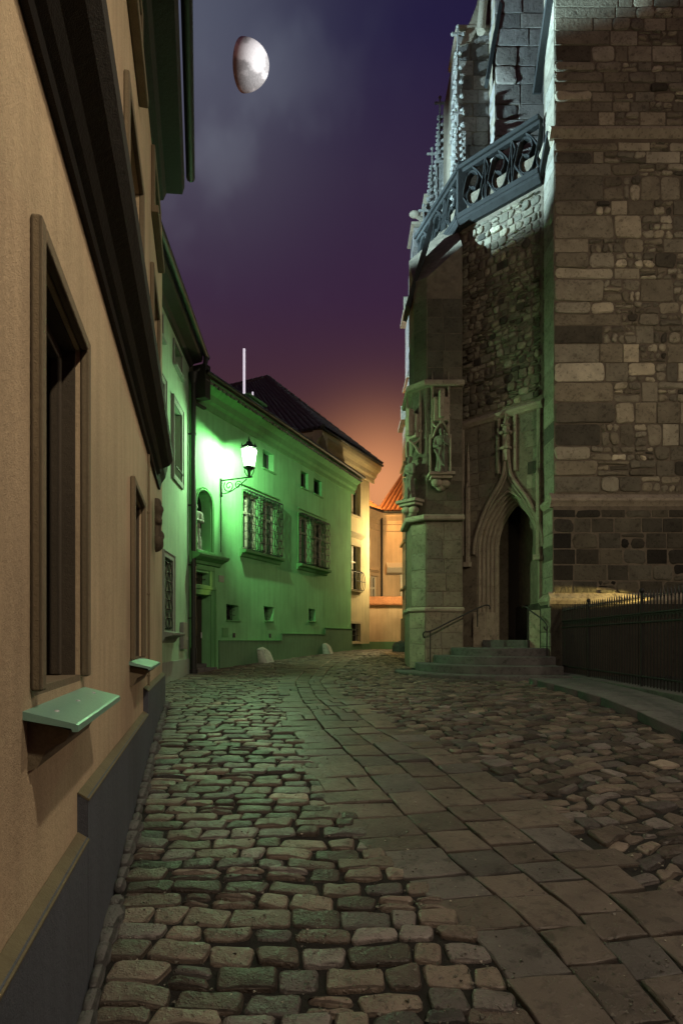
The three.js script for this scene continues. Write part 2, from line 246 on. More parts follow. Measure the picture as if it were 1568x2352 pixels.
{
  const R = rng(411), list = [];
  const drop = (pts) => pts;
  // one cobble from an outline in (x, depth)
  const cobble = (out, top, bev, dome, rough, tone, m) => {
    const g = stoneGeo(out.map(([x, d]) => [x, -d]).reverse(), -.06, 0, bev, dome, R, rough), p = g.attributes.position;
    const dx = (R() - .5) * .06, dz = (R() - .5) * .06; let cx = 0, cd = 0; for (const [x, d] of out) { cx += x / out.length; cd += d / out.length; }
    for (let i = 0; i < p.count; i++) { const x = p.getX(i), z = p.getY(i), y = p.getZ(i); p.setXYZ(i, x, ground(-z) + top + y + (x - cx) * dx + (-z - cd) * dz, z); }
    g.computeVertexNormals(); const q = uvBox(clean(g), R() * 9, R() * 9); tint(q, tone[0], tone[1], tone[2]); return [q, cx, cd];
  };
  const tone = () => { let t = lerp(.06, .23, Math.pow(R(), 1.25)); if (R() < .035) t *= 1.75; if (R() < .06) t *= .6; const b = R() < .22 ? .06 : 0; return [t * (1.17 - b * 2), t * (.94 - b * .3), t * (.76 + b * 1.7)]; };
  // left of the flagstones: courses across the street
  let d = 1.9;
  while (d < 27) {
    const rowH = lerp(.125, .18, R()) * (d > 12 ? 1.1 : 1), skew = (R() - .5) * .05, l = leftWall(d + rowH / 2) + (d < 9.4 ? .09 : .03), r = along(LP, d + rowH / 2) - .01 + (R() - .5) * .1;
    let x = l + R() * .04;
    while (x < r - .06) {
      let w = lerp(.16, .36, R()); if (x + w > r - .09) w = r - x;
      if (w > .05) {
        const wav = (xx) => (vnoise(xx * 1.9, d * 1.7) - .5) * .09 + skew * (xx - l);
        const split = R() < .09 && rowH > .15;
        const o = blob(x + .008, x + w - .008, d + .008, d + rowH - .008, .03, .016, R).map(([a, b]) => [a, b + wav(a)]);
        if (split) { for (const [a, b] of [[d, d + rowH * .48], [d + rowH * .5, d + rowH]]) list.push(cobble(blob(x + .01, x + w - .01, a + .008, b - .008, .03, .012, R).map(([p, q]) => [p, q + wav(p)]), (R() - .6) * .014, .028, .006, .01, tone())); }
        else list.push(cobble(o, (R() - .6) * .02, .017, .004, .010, tone()));
      }
      x += w;
    }
    d += rowH;
  }
  // right of the flagstones: courses running askew, more broken
  const th = .42, ct = Math.cos(th), st = Math.sin(th), to = (a, b) => [a * ct - b * st, a * st + b * ct];
  let b = -3;
  while (b < 34) {
    const rowH = lerp(.12, .2, R()); let a = -2 + R() * .2; const skew = (R() - .5) * .05;
    while (a < 17) {
      const w = lerp(.13, .31, R()), [cx, cd] = to(a + w / 2, b + rowH / 2);
      if (cd > 2.2 && cd < 33 && cx > along(RP, cd) + .06 && cx < rightEdge(cd) - .03 && (cd < 27 || cx > leftWall(27))) {
        const o = blob(a + .009, a + w - .009, b + .009, b + rowH - .009, .034, .028, R).map(([p, q]) => to(p, q + (vnoise(p * 2.3, q * 1.3) - .5) * .14 + skew * p * .1));
        list.push(cobble(o, (R() - .6) * .026, .019, .005, .012, tone().map((v) => v * .92)));
      }
      a += w;
    }
    b += rowH;
  }
  list.sort((p, q) => p[2] - q[2]);
  const bb = bases.get(street), rest = []; let n = 0;
  for (const [g, cx, cd] of list) {
    const seen = Math.abs(cx / cd) < .57 && cd > 2.6; g.translate(-bb.x, -bb.y, -bb.z);
    if (seen && n < 298) { const m = new THREE.Mesh(g, M.cobble); m.name = 'cobblestone'; m.castShadow = m.receiveShadow = true; street.add(m); n++; } else rest.push(g);
  }
  const m = new THREE.Mesh(mergeGeometries(rest), M.cobble); m.name = 'far_cobblestones'; m.userData.kind = 'stuff'; m.castShadow = m.receiveShadow = true; street.add(m);
  // loose grit, chips and dry leaves lying in the joints
  const grit = [], RG = rng(77); for (let i = 0; i < 2600; i++) { const dd = 2.5 + Math.pow(RG(), 1.6) * 9, x = lerp(leftWall(dd) + .1, Math.min(3.8, dd * .6), RG()), q = .004 + RG() * RG() * .010, t = RG() < .12 ? .5 : lerp(.06, .22, RG()); const g = clean(new THREE.TetrahedronGeometry(q, 0)); g.rotateX(RG() * 6).rotateY(RG() * 6).scale(1.3, .7, 1.3).translate(x, ground(dd) + .002, -dd); uvBox(g); grit.push(tint(g, t, t * .93, t * .78)); }
  const gm = mergeGeometries(grit); gm.translate(-bb.x, -bb.y, -bb.z); const gr = new THREE.Mesh(gm, M.cobble); gr.name = 'grit'; gr.userData.kind = 'stuff'; gr.castShadow = gr.receiveShadow = true; street.add(gr);
  // flagstones
  const walk = thing('flagstone_path', 'path of worn flat flagstones', 'path', [0, ground(6), 6]); walk.userData = { kind: 'structure' }; const wb = bases.get(walk), far = []; n = 0; d = 1.8;
  part(walk, 'path_bed', sheet(-1.6, 2.6, [2, 4, 6, 8, 10, 12, 14, 16, 18], 4, -.045), M.dirt, null);
  const P = (f, dd) => [lerp(along(LP, dd), along(RP, dd), f), dd + f * .0];
  let side = [1.8, 1.8];
  for (const [f0, f1, two] of [[0, .29, .12], [.295, .54, .1], [.545, .78, .12], [.785, 1, .1]]) {
    d = 1.8 + R() * .3;
    while (d < 28.5) {
      const h = lerp(.22, .44, R()), cut = R() < two ? [f0, lerp(f0, f1, lerp(.4, .6, R())), f1] : [f0, f1];
      for (let k = 0; k < cut.length - 1; k++) {
        const w = along(RP, d) - along(LP, d), e = .004 / w, a = cut[k] + e, c = cut[k + 1] - e, J = () => (R() - .5) * .022, e0 = k == 0 && f0 == 0 ? -R() * .12 : 0, e1 = k == cut.length - 2 && f1 == 1 ? R() * .16 : 0;
        const tilt = .07, q = (f, dd) => { const [x, y] = P(f, dd + .0); return [x + J(), y + (f - .5) * tilt * w * 2 + J()]; };
        const o = [q(a + e0, d + .008), q((a + c) / 2, d + .008), q(c + e1, d + .008), q(c + e1, d + h / 2), q(c + e1, d + h - .008), q((a + c) / 2, d + h - .008), q(a + e0, d + h - .008), q(a + e0, d + h / 2)];
        const t = lerp(.09, .16, R()) * (R() < .12 ? .75 : 1), bl = R() < .25 ? .05 : 0, [g, cx, cd] = cobble(o, (R() - .5) * .016, .012, .002, .008, [t * (1.12 - bl * 2), t * .92, t * (.76 + bl * 1.8)]); g.translate(-wb.x, -wb.y, -wb.z);
        if (n < 280 && cd > 2.5) { const mm = new THREE.Mesh(g, M.flag); mm.name = 'flagstone'; mm.castShadow = mm.receiveShadow = true; walk.add(mm); n++; } else far.push(g);
      }
      d += h;
    }
  }
  if (far.length) { const mm = new THREE.Mesh(mergeGeometries(far), M.flag); mm.name = 'far_flagstones'; mm.userData.kind = 'stuff'; mm.receiveShadow = true; walk.add(mm); }
}

// ---------------------------------------------------------------- the near ochre house on the left
const FA = frame(-.592 + .23 * 2, -2, -.592 - .23 * 9.4, 9.4), kA = Math.hypot(1, .23), sA = (d) => (d + 2) * kA;
function surround(s0, s1, h0, h1, b, out, z0 = 0) { return [rb(s0 - b, s0, h0, h1 + b, z0, z0 + out), rb(s1, s1 + b, h0, h1 + b, z0, z0 + out), rb(s0, s1, h1, h1 + b, z0, z0 + out)]; }
function grilleGeo(s0, s1, h0, h1, out, n, waves, r = .011, z0 = 0) {
  const g = [], step = (s1 - s0) / n, a = step * .46;
  for (let i = 0; i <= n; i++) { const s = s0 + i * step, pts = [[s, h1, z0]]; const m = waves * 4; for (let k = 0; k <= m; k++) { const t = k / m; pts.push([s + (i % 2 ? 1 : -1) * a * .5 * Math.sin(t * waves * 2 * Math.PI), lerp(h1 - .02, h0 + .02, t), z0 + out]); } pts.push([s, h0, z0]); g.push(tube(pts, r, m * 2 + 6, 4)); }
  for (let k = 0; k <= 7; k++) { const h = lerp(h0 + .04, h1 - .04, k / 7); for (const s of [s0, s1]) { g.push(bar([s, h, z0], [s, h, z0 + out], r * .8, 4)); } g.push(bar([s0, h, z0 + out], [s1, h, z0 + out], r * .7, 4)); }
  return g;
}
{
  const a = thing('ochre_house', 'tall ochre plastered house at the left edge with dark cornice and grey plinth', 'house', [-1.6, ground(4), 4]);
  const win1 = [sA(2.18), sA(3.0)], win2 = [sA(5.2), sA(6.1)], up = [[sA(4.78), sA(5.9), 2.95, 4.3], [sA(7.25), sA(8.3), 2.95, 4.35], [sA(4.4), sA(5.75), 5.2, 5.88], [sA(7.4), sA(8.4), 5.2, 5.85]];
  const holes = [rect(...win1, -.2, 1.42), rect(...win2, -.19, 1.32), ...up.map((u) => rect(...u))];
  part(a, 'wall', [wallWith(0, sA(9.4), -3, 6.3, holes, .32), bx(0, sA(9.4), -3, 6.3, -6, -.32)], M.ochre, FA);
  // plinth in three levels with a sloping top
  const pl = (s0, s1, top, o = 0) => prof([[0, -3], [.05, -3], [.05, top - .02], [.0, top]], s0, s1);
  part(a, 'plinth', [pl(0, sA(2.93), -.93), pl(sA(2.933), sA(6.3), -.74), pl(sA(6.303), sA(9.4) + .0, -.5)], M.plinth, FA);
  part(a, 'plinth_edge', [prof([[.051, -0.964], [.056, -0.964], [.056, -0.956], [.004, -0.92], [0, -0.926]], 0, sA(2.93)), prof([[.051, -0.774], [.056, -0.774], [.056, -0.766], [.004, -0.73], [0, -0.736]], sA(2.93), sA(6.3)), prof([[.051, -0.534], [.056, -0.534], [.056, -0.526], [.004, -0.49], [0, -0.496]], sA(6.3), sA(9.4))], M.bevel, FA);
  // cornice between the storeys
  part(a, 'cornice', [prof([[0, 2.08], [.03, 2.08], [.035, 2.14], [.07, 2.16], [.10, 2.22], [.18, 2.26], [.225, 2.33], [.23, 2.42], [.0, 2.50]], 0, sA(7.9)), prof([[0, 2.09], [.03, 2.09], [.05, 2.18], [.10, 2.26], [.13, 2.4], [0, 2.46]], sA(7.9), sA(8.5))], M.darkTrim, FA);
  part(a, 'eaves', [prof([[0, 6.0], [.08, 6.02], [.12, 6.12], [.33, 6.14], [.36, 6.24], [.36, 6.4], [0, 6.5]], 0, sA(8.35)), bx(0, sA(8.35), 6.303, 6.5, -6, -.003)], M.darkTrim, FA);
  const rf = part(a, 'roof', [prof([[.35, 6.405], [.35, 6.46], [-3, 9.2], [-3, 6.405]], 0, sA(8.4))], M.tile, FA);
  part(a, 'gutter', [tube([[0, 6.42, .44], [sA(8.4), 6.42, .44]], .06, 2, 8)], M.pipe, FA);
  for (const [w, h0, h1, sillH] of [[win1, -.2, 1.42, -.25], [win2, -.19, 1.32, -.19]]) {
    const near = w === win1;
    const f = part(a, 'window', [...surround(w[0], w[1], h0 + .02, h1, .065, .042), bx(w[0], w[1], h0, h0 + .03, -.3, 0)], M.ochreTrim, FA);
    part(f, 'inner_frame', [...surround(w[0] + .05, w[1] - .05, h0 + .03, h1 - .075, .06, .05, -.13), bx(w[1] - .012, w[1] - .002, h0, h1, -.3, -.02), bx(w[0], w[1], h1 - .012, h1 - .002, -.3, -.02)], M.revealShade, FA);  // dark lining, shade inside the recess is put into its colour
    part(f, 'pane', [bx(w[0], w[1], h0, h1, -.318, -.3)], M.glass, FA);
    part(f, 'sash', [bx(w[0] + .07, w[0] + .12, h0, h1, -.3, -.26), bx(w[1] - .12, w[1] - .07, h0, h1, -.3, -.26), bx((w[0] + w[1]) / 2 - .03, (w[0] + w[1]) / 2 + .03, h0, h1, -.3, -.255), bx(w[0], w[1], h0 + 1.0, h0 + 1.05, -.3, -.258)], M.frame, FA);
    part(f, 'grille', grilleGeo(w[0] + .08, w[1] - .08, h0 + .06, h1 - .12, .06, 6, 4, .008, -.26), M.iron, FA);
    const s0 = w[0] - .15, s1 = w[1] + .12, si = part(f, 'sill', [prof([[-.02, sillH - .012], [-.02, sillH + .012], [.0, sillH + .012], [.165, sillH - .035], [.172, sillH - .04], [.172, sillH - .062], [.155, sillH - .062], [.15, sillH - .05]], s0, s1)], M.verdigris, FA);
    part(si, 'sill_block', [prof([[0, sillH - .2], [.03, sillH - .19], [.06, sillH - .13], [.12, sillH - .10], [.14, sillH - .065], [0, sillH - .02]], s0 + .06, s1 - .06)], M.ochreTrim, FA);
    if (near) part(si, 'rivet', [.15, .5, .85].map((t) => new THREE.SphereGeometry(.011, 8, 5).scale(1, .5, 1).translate(lerp(s0, s1, t), sillH - .008, .07)), M.steel, FA);
  }
  for (const [s0, s1, h0, h1] of up) {
    const f = part(a, 'window', [...surround(s0, s1, h0, h1, .09, .045), rb(s0 - .12, s1 + .12, h0 - .09, h0, 0, .09)], M.ochreTrim, FA);
    part(f, 'pane', [bx(s0, s1, h0, h1, -.318, -.24)], M.glass, FA);
    part(f, 'sash', [bx((s0 + s1) / 2 - .035, (s0 + s1) / 2 + .035, h0, h1, -.24, -.2), bx(s0, s0 + .06, h0, h1, -.24, -.2), bx(s1 - .06, s1, h0, h1, -.24, -.2)], M.frame, FA);
  }
  { const q = part(a, 'conduit', [bar([sA(6.75), -.9, .02], [sA(6.75), 2.05, .02], .012, 6), ...[-.4, .5, 1.4].map((h) => rb(sA(6.75) - .02, sA(6.75) + .02, h, h + .02, 0, .034, .003))], M.ochreTrim, FA); }
  part(a, 'mortar_fillet', [...Array(44)].map((_, i) => { const R = rng(900 + i), d = 2 + i * .168; const g = new THREE.IcosahedronGeometry(.05 + R() * .03, 1); g.scale(1.6 + R(), .5 + R() * .4, .5 + R() * .5).translate(sA(d), ground(d) - .005 - .0, .08); return g; }), M.kerb, FA);
}
// carved relief on the corner of the ochre house
{
  const R = rng(5), pts = []; for (let i = 0; i < 16; i++) pts.push([(R() - .5) * .16, (R() - .5) * .5, R() * .05, .03 + R() * .035]);
  const f = (x, y, z) => { let v = cap([x, y, z], [0, -.27, 0], [0, .27, 0], .06, .07); for (const [a, b, c, r] of pts) v = smin(v, Math.hypot(x - a, y - b, z - c) - r, .03); v = smin(v, Math.abs(Math.hypot(x, y + .22, z * 1.4 - .03) - .07) - .025, .02); return Math.max(v, -z - .01); };
  part(null, 'carved_relief', [sdfGeo(f, 44, .36).translate(sA(7.5), 1.41, .04)], stone(C(.085, .068, .045), { bumpScale: .006 }), FA, { label: 'small carved stone relief on the corner of the ochre house', category: 'carving' });
}

// ---------------------------------------------------------------- the grey house behind it
const xC = (d) => -3.044 - .0527 * d, FC = frame(xC(8.8), 8.8, xC(15.5), 15.5), kC = Math.hypot(1, .0527), sC = (d) => (d - 8.8) * kC;
{
  const c = thing('grey_house', 'pale grey plastered house, lantern green put into its wall colour, with black downpipe between the ochre and the green lit house', 'house', [xC(13), ground(13), 13]);
  const W = [[sC(12.75), sC(13.55), .2, 1.74, 1], [sC(13.68), sC(14.5), 3.72, 5.32, 1], [sC(11.75), sC(12.75), 3.72, 5.32, 1], [sC(13.72), sC(14.5), 6.22, 6.72, 0], [sC(12.0), sC(12.62), 6.2, 6.7, 0]];
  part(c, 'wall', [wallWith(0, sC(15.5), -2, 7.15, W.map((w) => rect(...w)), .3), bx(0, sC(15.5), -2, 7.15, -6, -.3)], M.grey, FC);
  part(c, 'plinth', [bx(0, sC(15.36), -2, -.47, 0, .045)], M.greyTrim, FC);
  part(c, 'eaves', [prof([[0, 6.92], [.06, 6.94], [.1, 7.04], [.3, 7.1], [.33, 7.16], [.33, 7.24], [0, 7.3]], 0, sC(15.5) + .1)], M.darkTrim, FC);
  part(c, 'roof', [prof([[.33, 7.245], [.33, 7.3], [-3, 9.9], [-3, 7.305], [0, 7.305], [.33, 7.245]], 0, sC(15.5) + .12)], M.tile, FC);
  part(c, 'gutter', [tube([[0, 7.25, .42], [sC(15.5) + .14, 7.24, .42]], .075, 2, 8), new THREE.SphereGeometry(.085, 8, 6).translate(sC(15.5) + .14, 7.24, .42)], M.pipe, FC);
  W.forEach(([s0, s1, h0, h1, big], i) => {
    const b = big ? .13 : .05, g = [...surround(s0, s1, h0, h1, b, .04)];
    if (big) g.push(...surround(s0 - b + .02, s1 + b - .02, h0 - .1, h1 + b - .02, .035, .06), rb(s0 - b, s1 + b, h0 - .13, h0, 0, .05));
    const f = part(c, 'window', g, M.greyTrim, FC);
    part(f, 'pane', [bx(s0, s1, h0, h1, -.29, -.18)], M.glass, FC);
    part(f, 'sash', [bx((s0 + s1) / 2 - .03, (s0 + s1) / 2 + .03, h0, h1, -.18, -.14), bx(s0, s0 + .05, h0, h1, -.18, -.14), bx(s1 - .05, s1, h0, h1, -.18, -.14), bx(s0, s1, lerp(h0, h1, .66), lerp(h0, h1, .66) + .05, -.18, -.142)], M.frame, FC);
    if (i == 0) { part(f, 'grille', grilleGeo(s0 + .06, s1 - .06, h0 + .04, h1 - .04, .12, 4, 4, .011, -.1), M.iron, FC); part(f, 'sill', [prof([[0, h0 - .26], [.05, h0 - .22], [.1, h0 - .14], [.26, h0 - .1], [.27, h0 - .055], [0, h0 - .02]], s0 - .22, s1 + .22)], M.greyTrim, FC); }
    if (!big) part(f, 'sill', [rb(s0 - .06, s1 + .1, h0 - .06, h0, -.1, .09)], M.greyTrim, FC);
    if (big && i == 1) part(f, 'flower_rail', [bar([s0, h0 + .18, .06], [s1, h0 + .18, .06], .015)], M.iron, FC);
  });
  const ps = sC(15.42);
  const dp = part(c, 'downpipe', [bar([ps, -.8, .13], [ps, 6.5, .13], .062, 12), tube([[ps, 6.48, .13], [ps, 6.72, .15], [ps + .02, 6.85, .28], [ps + .06, 6.98, .4], [ps + .09, 7.2, .42]], .06, 16, 10), new THREE.CylinderGeometry(.13, .075, .26, 12).translate(ps, 6.6, .13), bar([ps, -.84, .13], [ps, -.2, .13], .085, 12), bar([ps, -.86, .13], [ps, -.74, .13], .11, 12)], M.pipe, FC);
  for (const h of [5.2, 3.4, 1.9, .55]) part(dp, 'pipe_bracket', [new THREE.CylinderGeometry(.075, .075, .05, 12).translate(ps, h, .13), bx(ps - .015, ps + .015, h - .02, h + .02, 0, .13)], M.pipe, FC);
  const ub = thing('utility_box', 'slim grey metal utility box low on the wall left of the downpipe', 'utility box', [xC(14.75), -.25, 14.75]);
  part(ub, 'box', [rb(sC(14.4), sC(14.85), -.22, .42, 0, .09)], mat(C(.16, .16, .15), { rough: .5 }), FC); part(ub, 'lock', [rb(sC(14.8), sC(14.83), .0, .08, .09, .1, .003)], M.steel, FC);
}

// ---------------------------------------------------------------- the green lit house, lamp green also in its plaster colour
const xB = (d) => -10.49 + .432 * d, kB = Math.hypot(1, .432), sB = (d) => (d - 15.5) * kB, FB = frame(xB(15.5), 15.5, xB(25.2), 25.2), sBend = sB(25.2);
const arch = (s0, s1, h0, hs, k = 10) => { const r = (s1 - s0) / 2, m = (s0 + s1) / 2, p = [[s0, h0], [s1, h0]]; for (let i = 0; i <= k; i++) { const a = Math.PI * i / k; p.push([m + r * Math.cos(a), hs + r * 1.05 * Math.sin(a)]); } return p; };
const house = thing('lantern_house', 'long pale plastered house lit by the wall lantern, the green partly put into its wall colour, with barred windows', 'house', [xB(20), ground(20), 20]);
{
  const door = rect(.1, .78, -1.2, 1.18), trans = rect(.08, .72, 1.44, 1.76), niche = arch(.2, .82, 2.32, 3.55);
  const main = [[sB(17.68), sB(18.52)], [sB(18.72), sB(19.52)], [sB(20.9), sB(21.75)], [sB(21.95), sB(22.82)]].map(([a, b]) => [a, b, 2.66, 4.32]);
  const small = [[sB(18.72), sB(19.32)], [sB(21.05), sB(21.58)], [sB(21.98), sB(22.6)]].map(([a, b]) => [a, b, 5.28, 5.86]);
  const vents = [[[sB(16.92), .56], [sB(17.5), .56], [sB(17.5), .98], [sB(16.92), 1.0]], [[sB(18.83), .6], [sB(19.25), .6], [sB(19.36), 1.03], [sB(18.76), 1.05]], [[sB(21.6), .68], [sB(22.1), .68], [sB(22.1), 1.1], [sB(21.6), 1.12]]];
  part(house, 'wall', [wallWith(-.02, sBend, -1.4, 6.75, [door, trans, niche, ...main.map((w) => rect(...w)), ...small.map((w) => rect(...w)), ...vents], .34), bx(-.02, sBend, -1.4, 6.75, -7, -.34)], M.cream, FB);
  const st1 = sB(19.75), st2 = sB(22.8);
  part(house, 'plinth', [bx(1.16, st1, -1.4, -.02, 0, .05), bx(st1, st2, -1.4, .2, 0, .05), bx(st2, sBend - .002, -1.4, .44, 0, .05)], M.lampGreenPlinth, FB);
  part(house, 'plinth_ledge', [rb(1.16, st1, -.022, .0, 0, .07, .005), rb(st1 - .02, st2, .202, .222, 0, .07, .005), rb(st2 - .02, sBend, .442, .462, 0, .07, .005)], M.lampGreenTrim, FB);
  part(house, 'cornice', [prof([[0, 6.05], [.03, 6.06], [.05, 6.2], [.12, 6.27], [.16, 6.42], [.26, 6.5], [.34, 6.56], [.36, 6.68], [0, 6.74]], .02, sBend + .3)], M.lampGreenTrim, FB);
  part(house, 'corner_bracket', [rb(-.0, .22, 6.1, 6.95, .05, .42), rb(-.02, .5, 6.0, 6.06, 0, .1)], M.darkTrim, FB);
  const roof = part(house, 'roof', [prof([[.4, 6.74], [.4, 6.77], [-3, 8.55], [-7, 6.76], [0, 6.755], [.34, 6.69]], .02, sBend + .36)], M.tile, FB);
  for (let i = 0, s = .1; s < sBend + .36; i++, s += .19) part(roof, 'tile', [new THREE.CylinderGeometry(.075, .085, .5, 8, 1, false, -Math.PI / 2, Math.PI).rotateX(Math.PI / 2).rotateX(.482).translate(s, 6.68 + ((i * 7) % 5) * .004, .21)], M.tile, FB);
  const ch = part(roof, 'chimney', [bx(sB(18.3), sB(19.0), 6.6, 7.3, -.7, -.2), rb(sB(18.16), sB(19.13), 7.3, 7.37, -.8, -.1)], M.cream, FB);
  for (const [d, h, q] of [[18.4, 8.85, .036], [18.85, 7.72, .026]]) part(ch, 'glow_pole', [bar([sB(d), 7.35, -.45], [sB(d), h, -.45], q, 10)], new THREE.MeshStandardMaterial({ color: C(.8, .78, .82), emissive: C(.95, .85, .98), emissiveIntensity: .7 }), FB);  // steel poles, no lamps; emission stands in for light falling on them
  part(house, 'gutter', [tube([[.02, 6.74, .45], [sBend + .36, 6.73, .45]], .055, 2, 8)], M.pipe, FB);
  main.forEach(([s0, s1, h0, h1]) => {
    const f = part(house, 'window', [rb(s0 - .08, s0 - .02, h0, h1 + .04, 0, .03), rb(s1 + .02, s1 + .08, h0, h1 + .04, 0, .03), rb(s0 - .09, s1 + .09, h1 + .16, h1 + .2, 0, .06)], M.lampGreenTrim, FB);
    part(f, 'pane', [bx(s0, s1, h0, h1, -.33, -.2)], M.glass, FB);
    part(f, 'sash', [bx(s0, s0 + .07, h0, h1, -.2, -.15), bx(s1 - .07, s1, h0, h1, -.2, -.15), bx((s0 + s1) / 2 - .035, (s0 + s1) / 2 + .035, h0, h1, -.2, -.145), bx(s0, s1, lerp(h0, h1, .64), lerp(h0, h1, .64) + .07, -.2, -.148), bx(s0, s1, h0, h0 + .06, -.2, -.147), bx(s0, s1, h1 - .06, h1, -.2, -.147)], M.paleFrame, FB);
    part(f, 'grille', grilleGeo(s0 - .01, s1 + .01, h0 - .02, h1 + .02, .2, 7, 5, .0125, .002), M.iron, FB);
  });
  for (const [a, b] of [[0, 1], [2, 3]]) part(house, 'sill', [prof([[0, 2.4], [.05, 2.42], [.08, 2.5], [.2, 2.53], [.22, 2.6], [0, 2.63]], main[a][0] - .16, main[b][1] + .16)], M.lampGreenTrim, FB);
  small.forEach(([s0, s1, h0, h1]) => {
    const f = part(house, 'window', [rb(s0 - .03, s1 + .05, h0 - .05, h0, -.05, .06)], M.lampGreenTrim, FB);
    part(f, 'pane', [bx(s0, s1, h0, h1, -.33, -.22)], M.glass, FB);
    part(f, 'sash', [bx((s0 + s1) / 2 - .025, (s0 + s1) / 2 + .025, h0, h1, -.22, -.18), bx(s0, s0 + .05, h0, h1, -.22, -.18), bx(s1 - .05, s1, h0, h1, -.22, -.18)], M.frame, FB);
  });
  vents.forEach((v) => { const s0 = v[0][0], s1 = v[1][0], h0 = v[0][1]; const f = part(house, 'cellar_window', [rb(s0 - .03, s1 + .05, h0 - .045, h0, -.02, .05)], M.lampGreenTrim, FB); part(f, 'pane', [bx(s0 - .1, s1 + .12, h0, h0 + .5, -.345, -.3)], M.dark, FB); part(f, 'bar', [.25, .5, .75].map((t) => bar([lerp(s0, s1, t), h0, -.14], [lerp(s0, s1, t), h0 + .45, -.14], .01, 5)).concat([.15, .3].map((t) => bar([s0, h0 + t, -.14], [s1, h0 + t, -.14], .008, 5))), M.iron, FB); });
  // doorway, fanlight and the niche above it
  const df = part(house, 'door_surround', [...surround(.1, .78, -1.2, 1.18, .16, .05), ...surround(-.04, .92, -1.2, 1.32, .05, .09), rb(-.03, .1, 1.42, 1.82, 0, .05), rb(.72, .95, 1.42, 1.82, 0, .05), rb(-.03, .95, 1.36, 1.42, 0, .08), rb(-.03, .95, 1.82, 1.95, 0, .05)], M.lampGreenTrim, FB);
  part(df, 'hood', [prof([[0, 1.95], [.06, 1.97], [.1, 2.04], [.3, 2.12], [.34, 2.17], [.34, 2.2], [0, 2.26]], -.1, 1.2)], M.lampGreenTrim, FB);
  const dr = part(house, 'door', [rb(.12, .76, -.72, 1.16, -.3, -.24), ...[[-.6, .0], [.12, 1.05]].flatMap(([a, b]) => [rb(.2, .42, a, b, -.24, -.22), rb(.46, .68, a, b, -.24, -.22)])], M.wood, FB);
  part(dr, 'handle', [bar([.68, .05, -.2], [.68, .2, -.2], .015)], M.steel, FB);
  part(house, 'doorstep', [rb(.06, .98, -1.2, -.72, -.3, .1), rb(.1, .78, -.72, -.62, -.3, -.1)], M.kerb, FB);
  const fl = part(house, 'fanlight', [bx(.08, .72, 1.44, 1.76, -.33, -.2)], M.glass, FB); part(fl, 'bar', [.2, .36, .52].map((s) => bar([s, 1.44, -.1], [s, 1.76, -.1], .01)).concat([bar([.08, 1.6, -.1], [.72, 1.6, -.1], .01)]), M.iron, FB);
  const arcs = (r, w) => { const p = []; for (let i = 0; i <= 14; i++) { const a = Math.PI * i / 14; p.push([.51 + (.31 + r) * Math.cos(a), 3.55 + (.325 + r) * Math.sin(a), .02]); } return tube([[.82 + r, 2.3, .02], ...p, [.2 - r, 2.3, .02]], w, 40, 6); };
  part(house, 'niche', [arcs(.045, .03), arcs(.1, .022), rb(.12, .9, 2.24, 2.315, 0, .1)], M.lampGreenTrim, FB);
}
part(null, 'house_number_plate', [rb(sB(16.58), sB(16.8), 1.58, 1.76, 0, .015, .004)], M.enamel, FB, { label: 'small square enamel plate right of the door of the green lit house', category: 'plate' });
part(null, 'meter_door', [rb(sB(16.72), sB(16.98), .08, .34, 0, .02, .004), rb(sB(16.74), sB(16.96), .1, .32, .02, .026, .003)], M.lampGreenTrim, FB, { label: 'square meter cupboard door low on the wall right of the doorway', category: 'utility box' });
part(null, 'door_bell_panel', [rb(.985, 1.04, .25, .62, 0, .02, .004)], M.frame, FB, { label: 'slim dark bell panel on the right door jamb of the green lit house', category: 'bell panel' });
for (const [d, w] of [[17.25, 'left'], [19.1, 'right']]) part(null, 'wall_vent', [rb(sB(d) - .05, sB(d) + .06, .07, .2, 0, .02, .004), bx(sB(d) - .03, sB(d) + .04, .09, .17, .02, .024)], M.frame, FB, { label: w == 'left' ? 'tiny dark wall vent above the plinth, nearer to the doorway' : 'tiny dark wall vent above the plinth, under the middle cellar window', category: 'vent' });
// guard stones at the foot of the wall
for (const [d, w, h, label] of [[18.62, .5, .42, 'large pale slanted guard stone at the foot of the green lit wall'], [22.75, .42, .36, 'smaller slanted guard stone farther along, against the stepped plinth']]) {
  const g0 = ground(d), s = sB(d), R = rng(31 + d * 10), g = stoneGeo(blob(s - w / 2, s + w / 2, -.02, .34, .08, .02, R), g0 - .1, g0 + h, .07, .03, R, .03);
  const p = g.attributes.position; for (let i = 0; i < p.count; i++) { const x = p.getX(i), out = p.getY(i), y = p.getZ(i), t = clamp((y - g0) / h, 0, 1.2); p.setXYZ(i, x - .22 * w * t, y - .3 * Math.max(0, x - s) * t, .05 + out * (1 - .5 * t)); } 
  g.index.array.reverse(); g.computeVertexNormals(); part(null, 'guard_stone', [g], stone(C(.6, .6, .55)), FB, { label, category: 'guard stone' });
}

